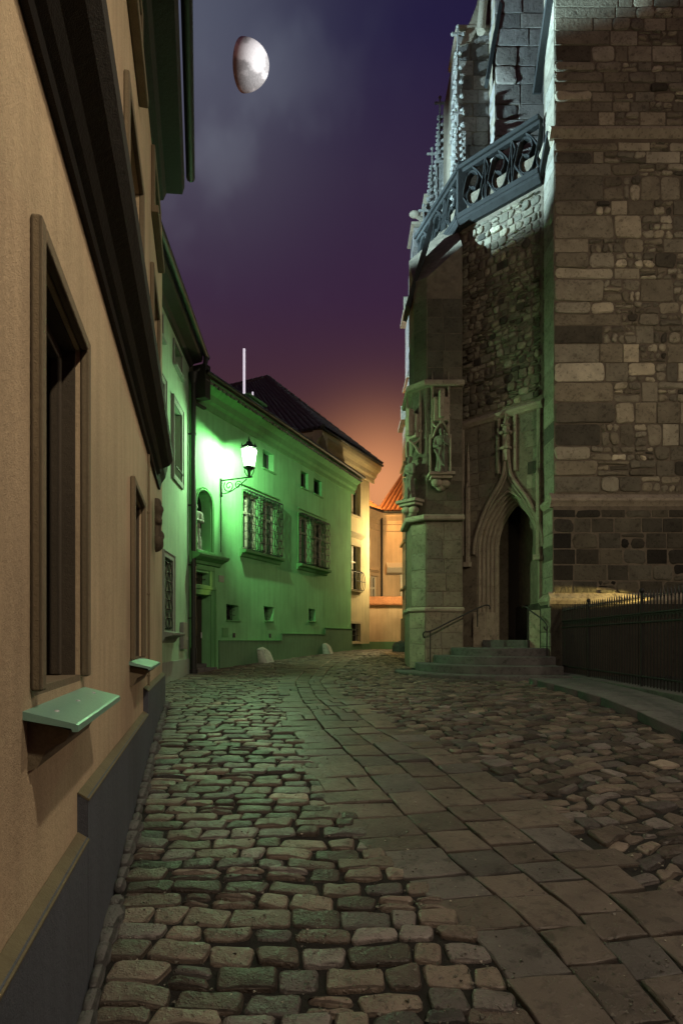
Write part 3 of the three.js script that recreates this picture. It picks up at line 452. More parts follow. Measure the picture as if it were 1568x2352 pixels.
// ---------------------------------------------------------------- carved figures
function figureGeo(seed, hold) {                               // a robed standing figure, 1 unit high, facing +z
  const body = (x, y, z) => {
    const an = Math.atan2(x, z), fold = .012 * Math.sin(an * 9 + y * 5 + seed) * smooth(.62, .2, y) + .008 * Math.sin(an * 5 - y * 14 + seed * 2) * smooth(.78, .5, y);
    let v = cap([x, y, z * 1.12], [0, .02, 0], [.012, .42, .01], .135, .098) - fold;
    v = smin(v, cap([x, y, z * 1.25], [0, .42, .005], [0, .72, -.005], .10, .112) - fold, .05);
    v = smin(v, cap([x, y, z], [-.1, .775, 0], [.1, .775, 0], .052, .052), .05);
    v = smin(v, cap([x, y, z], [0, .78, 0], [0, .85, .006], .04, .034), .02);
    v = smin(v, cap([x, y, z], [-.125, .76, 0], [-.15, .6, .03], .042, .036), .02); v = smin(v, cap([x, y, z], [-.15, .6, .03], [-.04, .56, .13], .036, .024), .02);
    v = smin(v, cap([x, y, z], [.125, .76, 0], [.15, .6, .04], .042, .036), .02); v = smin(v, cap([x, y, z], [.15, .6, .04], hold ? [.07, .68, .14] : [.02, .63, .14], .036, .024), .02);
    v = smin(v, cap([x, y, z], [-.13, .5, .06], [.06, .14, .12], .03, .02), .035);            // a fold of the cloak
    v = Math.min(v, Math.max(Math.hypot(x, z) - .17 - fold, Math.abs(y + .015) - .03));
    if (hold) v = Math.min(v, cap([x, y, z], [.085, .1, .15], [.085, .9, .13], .012, .012));
    return v;
  };
  const head = (x, y, z) => { let v = Math.hypot(x / .052, (y - .915) / .072, (z - .008) / .062) - 1; v *= .055; v = smin(v, cap([x, y, z], [0, .925, .066], [0, .9, .078], .007, .012), .01); v = smin(v, cap([x, y, z], [0, .865, .045], [0, .84, .05], .03, .018), .02); for (const s of [-1, 1]) { v = smin(v, cap([x, y, z], [s * .054, .92, 0], [s * .054, .9, 0], .01, .008), .008); v = Math.max(v, -(Math.hypot(x - s * .02, y - .925, z - .07) - .011)); } return smin(v, Math.hypot(x, y - .95, z + .012) - .056, .012); };
  const f = (x, y, z) => { y += .5; return smin(body(x, y, z), head(x, y, z), .012); };
  return sdfGeo(f, 76, .54).translate(0, .5, 0);
}
const figA = figureGeo(1.3, true), figB = figureGeo(4.1, false);
function statue(name, label, geo, at, turn, h, m) { const t = thing(name, label, 'statue', at, undefined); const g = geo.clone().scale(h, h, h).rotateY(turn).translate(at[0], at[1], -at[2]); part(t, 'figure', [g], m); return t; }
{ // in the arched niche over the door
  const p = new THREE.Vector3(.40, 2.33, -.2).applyMatrix4(FB); statue('niche_statue', 'pale robed statue inside the arched niche above the doorway', figB, [p.x, p.y, -p.z], .25, 1.25, stone(C(.3, .3, .27), { bumpScale: .004 }));
  part(house, 'niche_back', [ext(poly(arch(.2, .82, 2.32, 3.55)), -.34, -.3)], M.glass, FB);
}

// ---------------------------------------------------------------- the wall lantern
function lanternGeo(t, at, glow, m) {
  const [x, h, d] = at, P = (g) => g.translate(x, h, -d), ring = (y, r, rr) => new THREE.TorusGeometry(r, rr, 5, 6).rotateX(Math.PI / 2).rotateY(Math.PI / 6).translate(0, y, 0);
  const glass = part(t, 'lamp_glass', [P(new THREE.CylinderGeometry(.225, .15, .47, 6, 1, false).translate(0, 0, 0))], new THREE.MeshStandardMaterial({ color: C(.8, .8, .8), emissive: glow, emissiveIntensity: m, roughness: .4 }));
  const ribs = []; for (let i = 0; i < 6; i++) { const a = i * Math.PI / 3; ribs.push(bar([Math.sin(a) * .156, -.24, Math.cos(a) * .156], [Math.sin(a) * .232, .24, Math.cos(a) * .232], .009, 5)); }
  part(t, 'lamp_frame', [...ribs, ring(.24, .232, .014), ring(-.24, .157, .014), new THREE.CylinderGeometry(.15, .05, .09, 6).translate(0, -.29, 0), new THREE.CylinderGeometry(.05, .03, .18, 8).translate(0, -.41, 0), ...[0, 1, 2, 3].map((i) => { const a = i * Math.PI / 2 + .4; return tube([[Math.sin(a) * .13, -.25, Math.cos(a) * .13], [Math.sin(a) * .11, -.38, Math.cos(a) * .11], [Math.sin(a) * .04, -.48, Math.cos(a) * .04]], .012, 8, 4); })].map(P), M.iron);
  part(t, 'lamp_roof', [new THREE.CylinderGeometry(.10, .25, .13, 6).translate(0, .32, 0), new THREE.CylinderGeometry(.07, .1, .07, 8).translate(0, .41, 0), new THREE.SphereGeometry(.035, 8, 6).translate(0, .49, 0), new THREE.ConeGeometry(.022, .1, 6).translate(0, .56, 0), ...[0, 1, 2, 3, 4, 5].map((i) => { const a = i * Math.PI / 3; return new THREE.ConeGeometry(.03, .09, 4).translate(Math.sin(a) * .2, .35, Math.cos(a) * .2); })].map(P), M.iron);
  return glass;
}
{
  const t = thing('wall_lantern', 'glowing green lantern on a scrolled iron bracket between door and barred windows', 'street lamp', [LAMP[0], LAMP[1] - .5, LAMP[2]]);
  lanternGeo(t, LAMP, C(.62, 1, .62), 3.2);
  const inv = FB.clone().invert(), q = new THREE.Vector3(LAMP[0], LAMP[1], -LAMP[2]).applyMatrix4(inv), s = q.x, z = q.z, h = LAMP[1] - .5;
  const spiral = (cs, cz, r0, r1, turns, a0) => { const p = []; for (let i = 0; i <= 26; i++) { const k = i / 26, a = a0 + k * turns * 2 * Math.PI, r = lerp(r0, r1, k); p.push([cs, h - .17 + Math.sin(a) * r, cz + Math.cos(a) * r]); } return tube(p, .013, 52, 5); };
  part(t, 'bracket', [bar([s, h, 0], [s, h, z + .1], .02, 8), rb(s - .035, s + .035, h - .42, h + .06, 0, .035), spiral(s, z * .3, .17, .03, 1.6, 2.4), spiral(s, z * .62, .12, .02, 1.5, -.6), tube([[s, h - .36, .03], [s, h - .34, z * .3], [s, h - .22, z * .6], [s, h - .04, z * .92]], .015, 24, 5), new THREE.SphereGeometry(.035, 8, 6).translate(s, h - .42, .04), bar([s, h, z], [s, h + .1, z], .035, 8)], M.iron, FB);
  part(t, 'cable', [bar([s, h - .4, .012], [s, 2.4, .012], .008, 5)], M.iron, FB);
}
// other lamps, out of view, one of them a warm fill added beside the viewer
function lampPost(label, at, glow, e) { const g0 = ground(at[2]), t = thing('lamp_post', label, 'street lamp', [at[0], g0, at[2]]); lanternGeo(t, at, glow, e); part(t, 'post', [new THREE.CylinderGeometry(.045, .06, at[1] - .5 - g0, 10).translate(at[0], (at[1] - .5 + g0) / 2, -at[2]), new THREE.CylinderGeometry(.09, .14, .5, 10).translate(at[0], g0 + .25, -at[2])], M.iron); }
lampPost('warm lantern on a post inside the railed churchyard', YARD, C(1, .8, .5), 2);
lampPost('added unseen warm fill lantern on a post beside the viewer', FILL, C(1, .84, .6), 2);
lampPost('yellow lantern on a post behind the far church buttress', LANE, C(1, .75, .35), 2);
lampPost('orange lantern on a post in the court behind the yellow house', COURT, C(1, .5, .15), 2);
function floodlight(label, at, to, post) {
  const t = thing('floodlight', label, 'floodlight', [at[0], post, at[2]]), dir = new THREE.Vector3(to[0] - at[0], to[1] - at[1], -(to[2] - at[2])).normalize(), q = new THREE.Quaternion().setFromUnitVectors(new THREE.Vector3(0, 0, 1), dir), place = (g) => g.applyQuaternion(q).translate(at[0], at[1], -at[2]);
  part(t, 'housing', [place(new RoundedBoxGeometry(.44, .34, .2, 1, .03).translate(0, 0, -.16))], M.pipe);
  part(t, 'lamp_face', [place(new THREE.BoxGeometry(.4, .3, .012).translate(0, 0, -.052))], new THREE.MeshStandardMaterial({ color: C(.8, .8, .8), emissive: COOL, emissiveIntensity: 2 }));
  part(t, 'pole', [bar([at[0], post, -at[2]], [at[0], at[1] - .1, -at[2]], .05, 8)], M.pipe);
}
floodlight('church floodlight on the grey roof, the middle one', FLOODA, [4.9, 15.1, 16.5], 8.5);
floodlight('church floodlight on the grey roof, the farther one', FLOODB, [2.6, 11.6, 25], 8.5);
floodlight('church floodlight on the grey roof, the one closest to the viewer', FLOODC, [7.2, 19, 15], 8.5);
{ const t = thing('wall_floodlight', 'small yellow floodlight low behind the iron fence', 'floodlight', [WALLSPOT[0], -1, WALLSPOT[2]]); part(t, 'stake', [bar([WALLSPOT[0] + .13, -1.1, -WALLSPOT[2]], [WALLSPOT[0] + .13, 1.0, -WALLSPOT[2]], .02, 8)], M.pipe); part(t, 'housing', [new THREE.CylinderGeometry(.07, .05, .16, 12).rotateZ(Math.PI / 2).translate(WALLSPOT[0] + .13, WALLSPOT[1], -WALLSPOT[2])], M.pipe); part(t, 'lamp_face', [new THREE.CylinderGeometry(.055, .055, .01, 12).rotateZ(Math.PI / 2).translate(WALLSPOT[0] + .04, WALLSPOT[1], -WALLSPOT[2])], new THREE.MeshStandardMaterial({ color: C(.8, .8, .8), emissive: C(1, .78, .32), emissiveIntensity: 2 })); }

// ---------------------------------------------------------------- houses at the end of the lane
function tilePatch(p00, p10, p11, p01, tw, th) {                // rows of half-round tiles over a quad, p0x along the eave
  const g = [], V = (a) => new THREE.Vector3(...a), a = V(p00), b = V(p10), c = V(p11), e = V(p01), W = a.distanceTo(b), H = a.distanceTo(e), nx = Math.round(W / tw), ny = Math.round(H / th);
  const n = b.clone().sub(a).cross(e.clone().sub(a)).normalize();
  for (let i = 0; i < nx; i++) for (let j = 0; j < ny; j++) {
    const u = (i + .5) / nx, at = (v) => a.clone().lerp(b, u).lerp(e.clone().lerp(c, u), v), lo = at(j / ny), hi = at((j + 1.12) / ny), w = lerp(a.distanceTo(b), e.distanceTo(c), j / ny) / nx;
    if (w < tw * .35 && (i % 2)) continue;
    const dir = hi.clone().sub(lo), l = dir.length(); dir.normalize(); const m = new THREE.Matrix4().makeBasis(dir.clone().cross(n).normalize(), dir, n);
    g.push(new THREE.CylinderGeometry(w * .36, w * .44, l, 6, 1, true, -Math.PI / 2, Math.PI).translate(0, 0, .02).applyMatrix4(m).translate((lo.x + hi.x) / 2, (lo.y + hi.y) / 2, (lo.z + hi.z) / 2));
  }
  return g;
}
const quad = (a, b, c, d) => { const g = new THREE.BufferGeometry(); g.setAttribute('position', new THREE.Float32BufferAttribute([...a, ...b, ...c, ...a, ...c, ...d], 3)); g.computeVertexNormals(); return g; };
const Nn = [-.888, 23.55], Ff = [1.26, 27.66], FE = frame(...Nn, ...Ff), lenE = Math.hypot(Ff[0] - Nn[0], Ff[1] - Nn[1]);
{
  const y = thing('yellow_house', 'tall cream yellow house with hipped tile roof rising behind the green lit house', 'house', [0, ground(26), 26]);
  const sE = (d) => (d - Nn[1]) / (Ff[1] - Nn[1]) * lenE, W = [[sE(25.9), sE(26.75), 5.4, 7.05], [sE(25.9), sE(26.75), 2.2, 4.05], [sE(25.7), sE(26.75), -.05, .7]];
  const out = -.886, back = .464;
  part(y, 'wall', [wallWith(0, lenE, -1.2, 7.6, W.map((w) => rect(...w)), .3), bx(0, lenE, -1.2, 7.6, -9, -.3)], M.yellow, FE);
  part(y, 'plinth', [bx(0, lenE + .02, -1.2, -.16, 0, .05)], M.lampGreenPlinth, FE);
  const corn = [[0, 7.15], [.05, 7.17], [.07, 7.35], [.15, 7.42], [.2, 7.55], [.34, 7.66], [.4, 7.74], [.42, 7.9], [0, 7.95]];
  part(y, 'cornice', [prof(corn, -.42, lenE + .42), prof(corn, 0, 9.42).applyMatrix4(FE.clone().invert().multiply(frame(Nn[0] - .886 * 9, Nn[1] + .464 * 9, ...Nn)))], M.yellowTrim, FE);
  part(y, 'gutter', [tube([[-.45, 7.93, .46], [lenE + .45, 7.93, .46]], .05, 2, 6)], M.pipe, FE);
  const loc = (s, h, w) => { const v = new THREE.Vector3(s, h, w).applyMatrix4(FE); return [v.x, v.y, v.z]; };
  const n0 = loc(-.45, 7.95, .45), f0 = loc(lenE + .45, 7.95, .45), r1 = loc(lenE / 2, 11.75, -3.93), r2 = loc(lenE / 2, 11.75, -9), l0 = loc(-.45, 7.95, -9), l1 = loc(lenE + .45, 7.95, -9);
  const rf = part(y, 'roof', [quad(n0, f0, r1, r1), quad(l0, n0, r1, r2), quad(f0, l1, r2, r1)], M.tile);
  part(rf, 'tiles', [...tilePatch(l0, n0, r1, r2, .24, .36), ...tilePatch(n0, f0, r1, r1, .24, .36)], M.tile, null, { kind: 'stuff' });
  part(rf, 'hip_tiles', [[n0, r1], [f0, r1], [r1, r2]].flatMap(([a, b]) => { const n = 18, g = []; for (let i = 0; i < n; i++) { const p = a.map((v, k) => lerp(v, b[k], i / n)), q = a.map((v, k) => lerp(v, b[k], (i + 1.1) / n)); p[1] += .05; q[1] += .02; g.push(bar(p, q, .11, 7)); } return g; }), M.tile, null, { kind: 'stuff' });
  W.forEach(([s0, s1, h0, h1], i) => {
    const f = part(y, 'window', [...surround(s0, s1, h0 - .04, h1, .12, .05), rb(s0 - .16, s1 + .16, h0 - .12, h0 - .03, 0, .1), i == 1 ? prof([[0, h1 + .34], [.06, h1 + .36], [.2, h1 + .46], [.22, h1 + .52], [0, h1 + .56]], s0 - .22, s1 + .22) : null], M.yellowTrim, FE);
    part(f, 'pane', [bx(s0, s1, h0, h1, -.28, -.16)], M.glass, FE);
    part(f, 'sash', [bx((s0 + s1) / 2 - .04, (s0 + s1) / 2 + .04, h0, h1, -.16, -.1), bx(s0, s0 + .07, h0, h1, -.16, -.1), bx(s1 - .07, s1, h0, h1, -.16, -.1), bx(s0, s1, lerp(h0, h1, .62), lerp(h0, h1, .62) + .06, -.16, -.102)], M.paleFrame, FE);
    if (i == 1) part(f, 'grille', [...[...Array(7)].map((_, k) => tube([[lerp(s0, s1, k / 6), 3.0, .02], [lerp(s0, s1, k / 6), 2.9, .2], [lerp(s0, s1, k / 6), 2.5, .28], [lerp(s0, s1, k / 6), 2.15, .2], [lerp(s0, s1, k / 6), 2.1, .02]], .014, 12, 4)), bar([s0, 2.9, .2], [s1, 2.9, .2], .016), bar([s0, 2.5, .28], [s1, 2.5, .28], .016), bar([s0, 2.15, .2], [s1, 2.15, .2], .016)], M.iron, FE);
    if (i == 2) part(f, 'grille', [...[...Array(4)].map((_, k) => bar([lerp(s0, s1, (k + .5) / 4), h0, -.05], [lerp(s0, s1, (k + .5) / 4), h1, -.05], .014)), bar([s0, .2, -.05], [s1, .2, -.05], .012), bar([s0, .45, -.05], [s1, .45, -.05], .012)], M.iron, FE);
  });
}
{
  const o = thing('orange_house', 'orange lit house with tiled roof closing the lane behind the low wall', 'house', [2.6, ground(34), 34]);
  const p0 = [1.0, 32.35], p1 = [2.13, 34], p2 = [6.5, 34], F1 = frame(...p0, ...p1), F2 = frame(...p1, ...p2), l1 = Math.hypot(1.13, 1.65), l2 = 4.37, w = [l1 - 1.05, l1 - .35, 1.55, 3.5];
  part(o, 'wall', [clean(wallWith(0, l1, -1, 7.0, [rect(...w)], .3)).applyMatrix4(F1), clean(bx(-.0, l2, -1, 7.0, -.5, 0)).applyMatrix4(F2), clean(bx(0, l1, -1, 7, -2, -.3)).applyMatrix4(F1)], M.orange);
  const corn = [[0, 6.4], [.04, 6.42], [.06, 6.62], [.16, 6.75], [.24, 6.86], [.28, 7.0], [0, 7.05]];
  part(o, 'cornice', [clean(prof(corn, 0, l1 - .1)).applyMatrix4(F1), clean(prof(corn, .1, l2)).applyMatrix4(F2), clean(bx(0, l1 - .05, 6.05, 6.12, 0, .05)).applyMatrix4(F1), clean(bx(.05, l2, 6.05, 6.12, 0, .05)).applyMatrix4(F2)], M.orangeTrim);
  part(o, 'gutter', [clean(tube([[.2, 7.05, .34], [l2, 7.05, .34]], .07, 2, 6)).applyMatrix4(F2), clean(tube([[0, 7.07, .34], [l1 - .2, 7.06, .34]], .07, 2, 6)).applyMatrix4(F1)], M.pipe);
  part(o, 'downpipe', [clean(bar([.1, -.6, .12], [.1, 6.95, .12], .06, 8)).applyMatrix4(F2)], M.pipe);
  const e = [[1.9, 7.08, -33.66], [6.5, 7.08, -33.66], [6.5, 11.3, -37.9], [4.4, 11.3, -37.9]], v = [[.6, 7.08, -31.9], [2.3, 7.08, -33.66], [1.5, 7.75, -34.2], [-.2, 7.75, -32.45]];
  const rf = part(o, 'roof', [quad(...e), quad(...v)], M.tileOrange);
  part(rf, 'tiles', [...tilePatch(...e, .25, .42), ...tilePatch(...v, .25, .42)], M.tileOrange, null, { kind: 'stuff' });
  const f = part(o, 'window', [...surround(w[0], w[1], w[2], w[3], .1, .05), prof([[0, w[3] + .2], [.05, w[3] + .22], [.16, w[3] + .32], [0, w[3] + .4]], w[0] - .14, w[1] + .14), rb(w[0] - .12, w[1] + .12, w[2] - .1, w[2], 0, .1)], M.orangeTrim, F1);
  part(f, 'pane', [bx(w[0], w[1], w[2], w[3], -.28, -.12)], M.glass, F1);
  part(f, 'sash', [bx(w[0], w[0] + .09, w[2], w[3], -.12, -.06), bx(w[1] - .09, w[1], w[2], w[3], -.12, -.06), bx((w[0] + w[1]) / 2 - .05, (w[0] + w[1]) / 2 + .05, w[2], w[3], -.12, -.055), bx(w[0], w[1], 2.8, 2.9, -.12, -.058), bx(w[0], w[1], 2.15, 2.2, -.12, -.058), bx(w[0], w[1], w[3] - .08, w[3], -.12, -.058)], M.paleFrame, F1);
  part(o, 'portal', [rb(1.1, 1.75, -.6, 3.6, 0, .35), prof([[0, 3.6], [.5, 3.7], [.75, 3.95], [0, 4.3]], .35, 2.4)], M.paleFrame, F2);
}
{
  const g = thing('garden_wall', 'low cream wall with tiled coping at the end of the lane', 'wall', [1.9, ground(30.2), 30.2]), F = frame(.82, 30.2, 3.1, 30.2);
  part(g, 'wall', [bx(-.3, 2.28, -1.1, 1.72, -.3, 0)], M.orange, F); part(g, 'plinth', [bx(-.3, 2.29, -1.1, -.08, 0, .05)], M.lampGreenPlinth, F);
  part(g, 'coping', [prof([[.14, 1.72], [.14, 1.78], [-.15, 2.16], [-.44, 1.78], [-.44, 1.72]], -.3, 2.34)], M.tileOrange, F);
  for (let k = 0; k < 12; k++) part(g, 'coping_tile', [new THREE.CylinderGeometry(.07, .085, .5, 7, 1, false, -Math.PI / 2, Math.PI).rotateX(Math.PI / 2 - .0).rotateX(.92).translate(-.2 + k * .205, 1.97, .01)], M.tileOrange, F);
}

// ---------------------------------------------------------------- the church
const church = thing('gothic_church', 'tall gothic church of rough stone with pointed portal, balustrade and pinnacles', 'church', [4.4, -.9, 16.5]);
const FK = frame(5.21, 15, 9.7, 15), FKs = frame(5.21, 15.75, 5.21, 15), FD = frame(3.43, 17.47, 5.21, 15.7), lD = Math.hypot(1.78, 1.77), FW = frame(2.58, 20.4, 3.43, 17.47), lW = Math.hypot(.85, 2.93);
const wbox = (x0, x1, h0, h1, d0, d1) => bx(x0, x1, h0, h1, -d1, -d0);
{ // the great buttress on the right
  const k = part(church, 'great_buttress', [wbox(5.21, 10, 3.4, 12.35, 15, 19), wbox(5.17, 10, .96, 3.4, 14.97, 19), wbox(5.24, 10, 12.35, 19, 15.06, 15.85)], M.mortar);
  part(church, 'buttress_plinth', [wbox(5.10, 10, -1.4, .96, 14.9, 19)], stone(C(.05, .044, .032)));  // near-black colour holds the shade behind the fence
  masonry(k, frame(5.21, 15, 9, 15), 0, 3.6, 3.62, 12.2, { h: [.22, .62], w: [.24, 1.1], quoin: [.65, 1.7], rubble: .5, joint: .012, proud: .022, round: .5, tone: [.20, .46], pale: .25, blackish: .1 }, 21);
  const k2 = part(church, 'buttress_top', [wbox(5.235, 10, 12.62, 12.66, 15.05, 15.1)], M.mortar);
  masonry(k2, frame(5.24, 15.06, 9, 15.06), 0, 3.6, 12.66, 16.9, { h: [.22, .42], w: [.3, .95], quoin: [.9, 1.6], rubble: .25, joint: .014, proud: .025, round: .3, tone: [.24, .5], pale: .2 }, 22);
  const k3 = part(church, 'buttress_base', [wbox(5.165, 10, 1.15, 1.2, 14.965, 14.99)], M.mortar);
  masonry(k3, frame(5.17, 14.97, 9, 14.97), 0, 3.6, 1.14, 3.2, { h: [.3, .42], w: [.4, .9], joint: .016, proud: .014, rubble: .1, round: .4, tone: [.06, .17], blackish: .2 }, 23);  // stones toned dark for the shade below the string course
  const st = (h, o, d, x) => [prof([[-.05, h - .22], [.02, h - .2], [o * .6, h - .12], [o, h - .06], [o, h], [-.05, h + .16]], -o * .9, 5).applyMatrix4(frame(x, d, x + 1, d)), prof([[-.05, h - .22], [.02, h - .2], [o * .6, h - .12], [o, h - .06], [o, h], [-.05, h + .16]], 0, .75).applyMatrix4(frame(x, d + .75, x, d))];
  part(church, 'string_course', st(3.46, .12, 15, 5.21), M.trim); part(church, 'string_course', st(1.02, .1, 14.95, 5.15), M.trim); part(church, 'string_course', st(12.5, .13, 15, 5.21), M.trim);
  // ashlar of the narrow flank beside the portal, and its slanted copings
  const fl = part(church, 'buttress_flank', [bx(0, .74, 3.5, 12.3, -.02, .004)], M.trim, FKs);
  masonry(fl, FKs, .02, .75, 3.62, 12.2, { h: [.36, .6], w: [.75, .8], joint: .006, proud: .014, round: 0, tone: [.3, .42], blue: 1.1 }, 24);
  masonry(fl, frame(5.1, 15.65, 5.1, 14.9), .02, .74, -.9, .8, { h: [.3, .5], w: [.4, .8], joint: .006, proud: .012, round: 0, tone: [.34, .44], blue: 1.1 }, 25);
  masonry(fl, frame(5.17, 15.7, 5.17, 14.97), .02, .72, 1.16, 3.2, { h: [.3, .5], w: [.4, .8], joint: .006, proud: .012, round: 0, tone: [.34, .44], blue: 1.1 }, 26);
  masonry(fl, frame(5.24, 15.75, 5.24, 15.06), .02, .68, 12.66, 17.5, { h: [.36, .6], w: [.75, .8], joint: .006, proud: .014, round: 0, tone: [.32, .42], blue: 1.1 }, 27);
  for (const p of [[[-.55, 11.5], [-.42, 11.42], [.72, 12.5], [.62, 12.6]], [[-.5, 14.5], [-.36, 14.42], [.72, 15.9], [.6, 16.0]]]) part(church, 'slanted_coping', [ext(poly(p), -.05, .15)], M.tracery, FKs);
}
{ // the portal wall
  const cs = 1.455, ai = .62, ao = .965, sp = 2.55;
  const pointed = (a, h0, hs, rise, n = 12) => { const p = [[cs - a, h0]], RR = (a * a + rise * rise) / (2 * a), X = (t) => Math.max(0, Math.sqrt(RR * RR - rise * rise * t * t) - RR + a); for (let i = 0; i <= n; i++) p.push([cs - X(i / n), hs + rise * i / n]); for (let i = n - 1; i >= 0; i--) p.push([cs + X(i / n), hs + rise * i / n]); p.push([cs + a, h0]); return p; };
  const hole = pointed(ao, -1.3, sp, 1.5), inner = 0;
  const wall = part(church, 'portal_wall', [wallWith(0, lD, -1.3, 12.6, [hole], .6)], M.ashlarDark, FD);
  // stepped archivolts, each order set deeper
  const N = 5; for (let i = 0; i < N; i++) {
    const a0 = lerp(ao, ai, i / N), a1 = lerp(ao, ai, (i + 1) / N), r0 = lerp(1.5, 1.2, i / N), r1 = lerp(1.5, 1.2, (i + 1) / N), s = poly(pointed(a0 + .012, -1.3, sp, r0 + .015)); const q = new THREE.Path(); pointed(a1, -1.3, sp, r1).forEach(([x, y], j) => j ? q.lineTo(x, y) : q.moveTo(x, y)); q.closePath(); s.holes.push(q);
    part(church, 'archivolt', [ext(s, -.62, -.03 - .105 * i, .012)], i % 2 ? M.trim : M.ashlar, FD);
    part(church, 'roll_moulding', [tube(pointed(a1 + .012, -.1, sp, r1 + .01).map(([x, y]) => [x, y, -.03 - .105 * i]), .03, 60, 6)], M.trim, FD);
  }
  part(church, 'portal_base', [rb(cs - ao - .1, cs - ai - .02, -1.2, .78, -.52, .05, .03), rb(cs + ai + .02, cs + ao + .06, -1.2, .78, -.52, .05, .03)], M.ashlar, FD);
  part(church, 'portal_threshold', [rb(cs - ai - .05, cs + ai + .05, -1.2, -.0, -1.4, .18)], M.kerb, FD);
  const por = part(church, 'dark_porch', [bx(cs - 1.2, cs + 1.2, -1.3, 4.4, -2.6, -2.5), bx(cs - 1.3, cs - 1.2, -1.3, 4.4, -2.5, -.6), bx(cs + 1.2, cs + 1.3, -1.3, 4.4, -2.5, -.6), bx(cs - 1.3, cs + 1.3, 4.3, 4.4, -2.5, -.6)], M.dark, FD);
  part(church, 'porch_door', [rb(cs - .9, cs + .9, -.2, 3.9, -1.6, -1.5)], M.wood, FD);
  // ogee hood mould with its shaft and finial
  const og = [[cs - ao - .06, 2.4], [cs - ao - .03, 2.75], [cs - .84, 3.2], [cs - .6, 3.7], [cs - .3, 4.12], [cs - .13, 4.4], [cs - .06, 4.75], [cs - .03, 5.1]], mir = og.map(([x, y]) => [2 * cs - x, y]);
  part(church, 'ogee_hood', [tube(og.map(([x, y]) => [x, y, .05]), .055, 40, 6), tube(mir.map(([x, y]) => [x, y, .05]), .055, 40, 6), tube(og.map(([x, y]) => [x + .07, y - .06, .03]), .03, 40, 5), tube(mir.map(([x, y]) => [x - .07, y - .06, .03]), .03, 40, 5)], M.trim, FD);
  const cro = (x, y, r) => [0, 1, 2, 3].map((i) => new THREE.SphereGeometry(r, 6, 5).scale(1, .6, 1).translate(x + Math.sin(i * Math.PI / 2 + .7) * r, y, .1 + Math.cos(i * Math.PI / 2 + .7) * r));
  part(church, 'hood_finial', [rb(cs - .07, cs + .07, 4.8, 5.75, 0, .16), rb(cs - .13, cs + .13, 5.1, 5.17, 0, .22), ...cro(cs, 5.55, .1), ...cro(cs, 5.75, .07), new THREE.ConeGeometry(.07, .34, 6).translate(cs, 5.95, .1), rb(cs - .28, cs - .2, 4.5, 6.0, 0, .07), rb(cs + .2, cs + .28, 4.5, 6.0, 0, .07)], M.trim, FD);
  for (const [x, h] of [[.24, 1], [2.36, 1]]) part(church, 'slim_pinnacle', [rb(x - .05, x + .05, 2.2, 4.3, 0, .1), new THREE.ConeGeometry(.08, .2, 4).rotateY(Math.PI / 4).translate(x, 4.4, .05), rb(x - .03, x + .03, 4.3, 5.1, 0, .06), new THREE.ConeGeometry(.045, .5, 4).rotateY(Math.PI / 4).translate(x, 5.35, .03), rb(x - .1, x + .1, 2.06, 2.2, 0, .16)], M.trim, FD);
  const sc = [[0, 5.98], [.04, 6.0], [.1, 6.08], [.1, 6.14], [0, 6.24]];
  part(church, 'label_mould', [prof(sc, .02, lD - .05), rb(.02, .1, 2.4, 5.98, 0, .06), rb(lD - .2, lD - .1, 2.4, 5.98, 0, .06)], M.trim, FD);
  const inHood = (x, y) => { if (Math.abs(x - cs) < ao + .14 && y < 2.7) return true; const w = y < 4.15 ? lerp(1.05, .36, (y - 2.7) / 1.45) : .32; return Math.abs(x - cs) < w; };
  masonry(wall, FD, .1, lD - .12, 2.5, 5.96, { h: [.3, .44], w: [.35, .7], joint: .008, proud: .012, round: .05, tone: [.2, .32], skip: (x, y, a, b) => inHood(x, y) || inHood(a, y) || inHood(b, y) }, 31);
  const up = part(church, 'rubble_panel', [bx(.0, lD - .06, 6.2, 11.7, -.02, .004)], M.mortar, FD);
  masonry(up, FD, .02, lD - .1, 6.28, 11.62, { h: [.13, .26], w: [.14, .42], rubble: .2, joint: .013, proud: .035, round: .75, tone: [.15, .40], blackish: .1 }, 32);
}
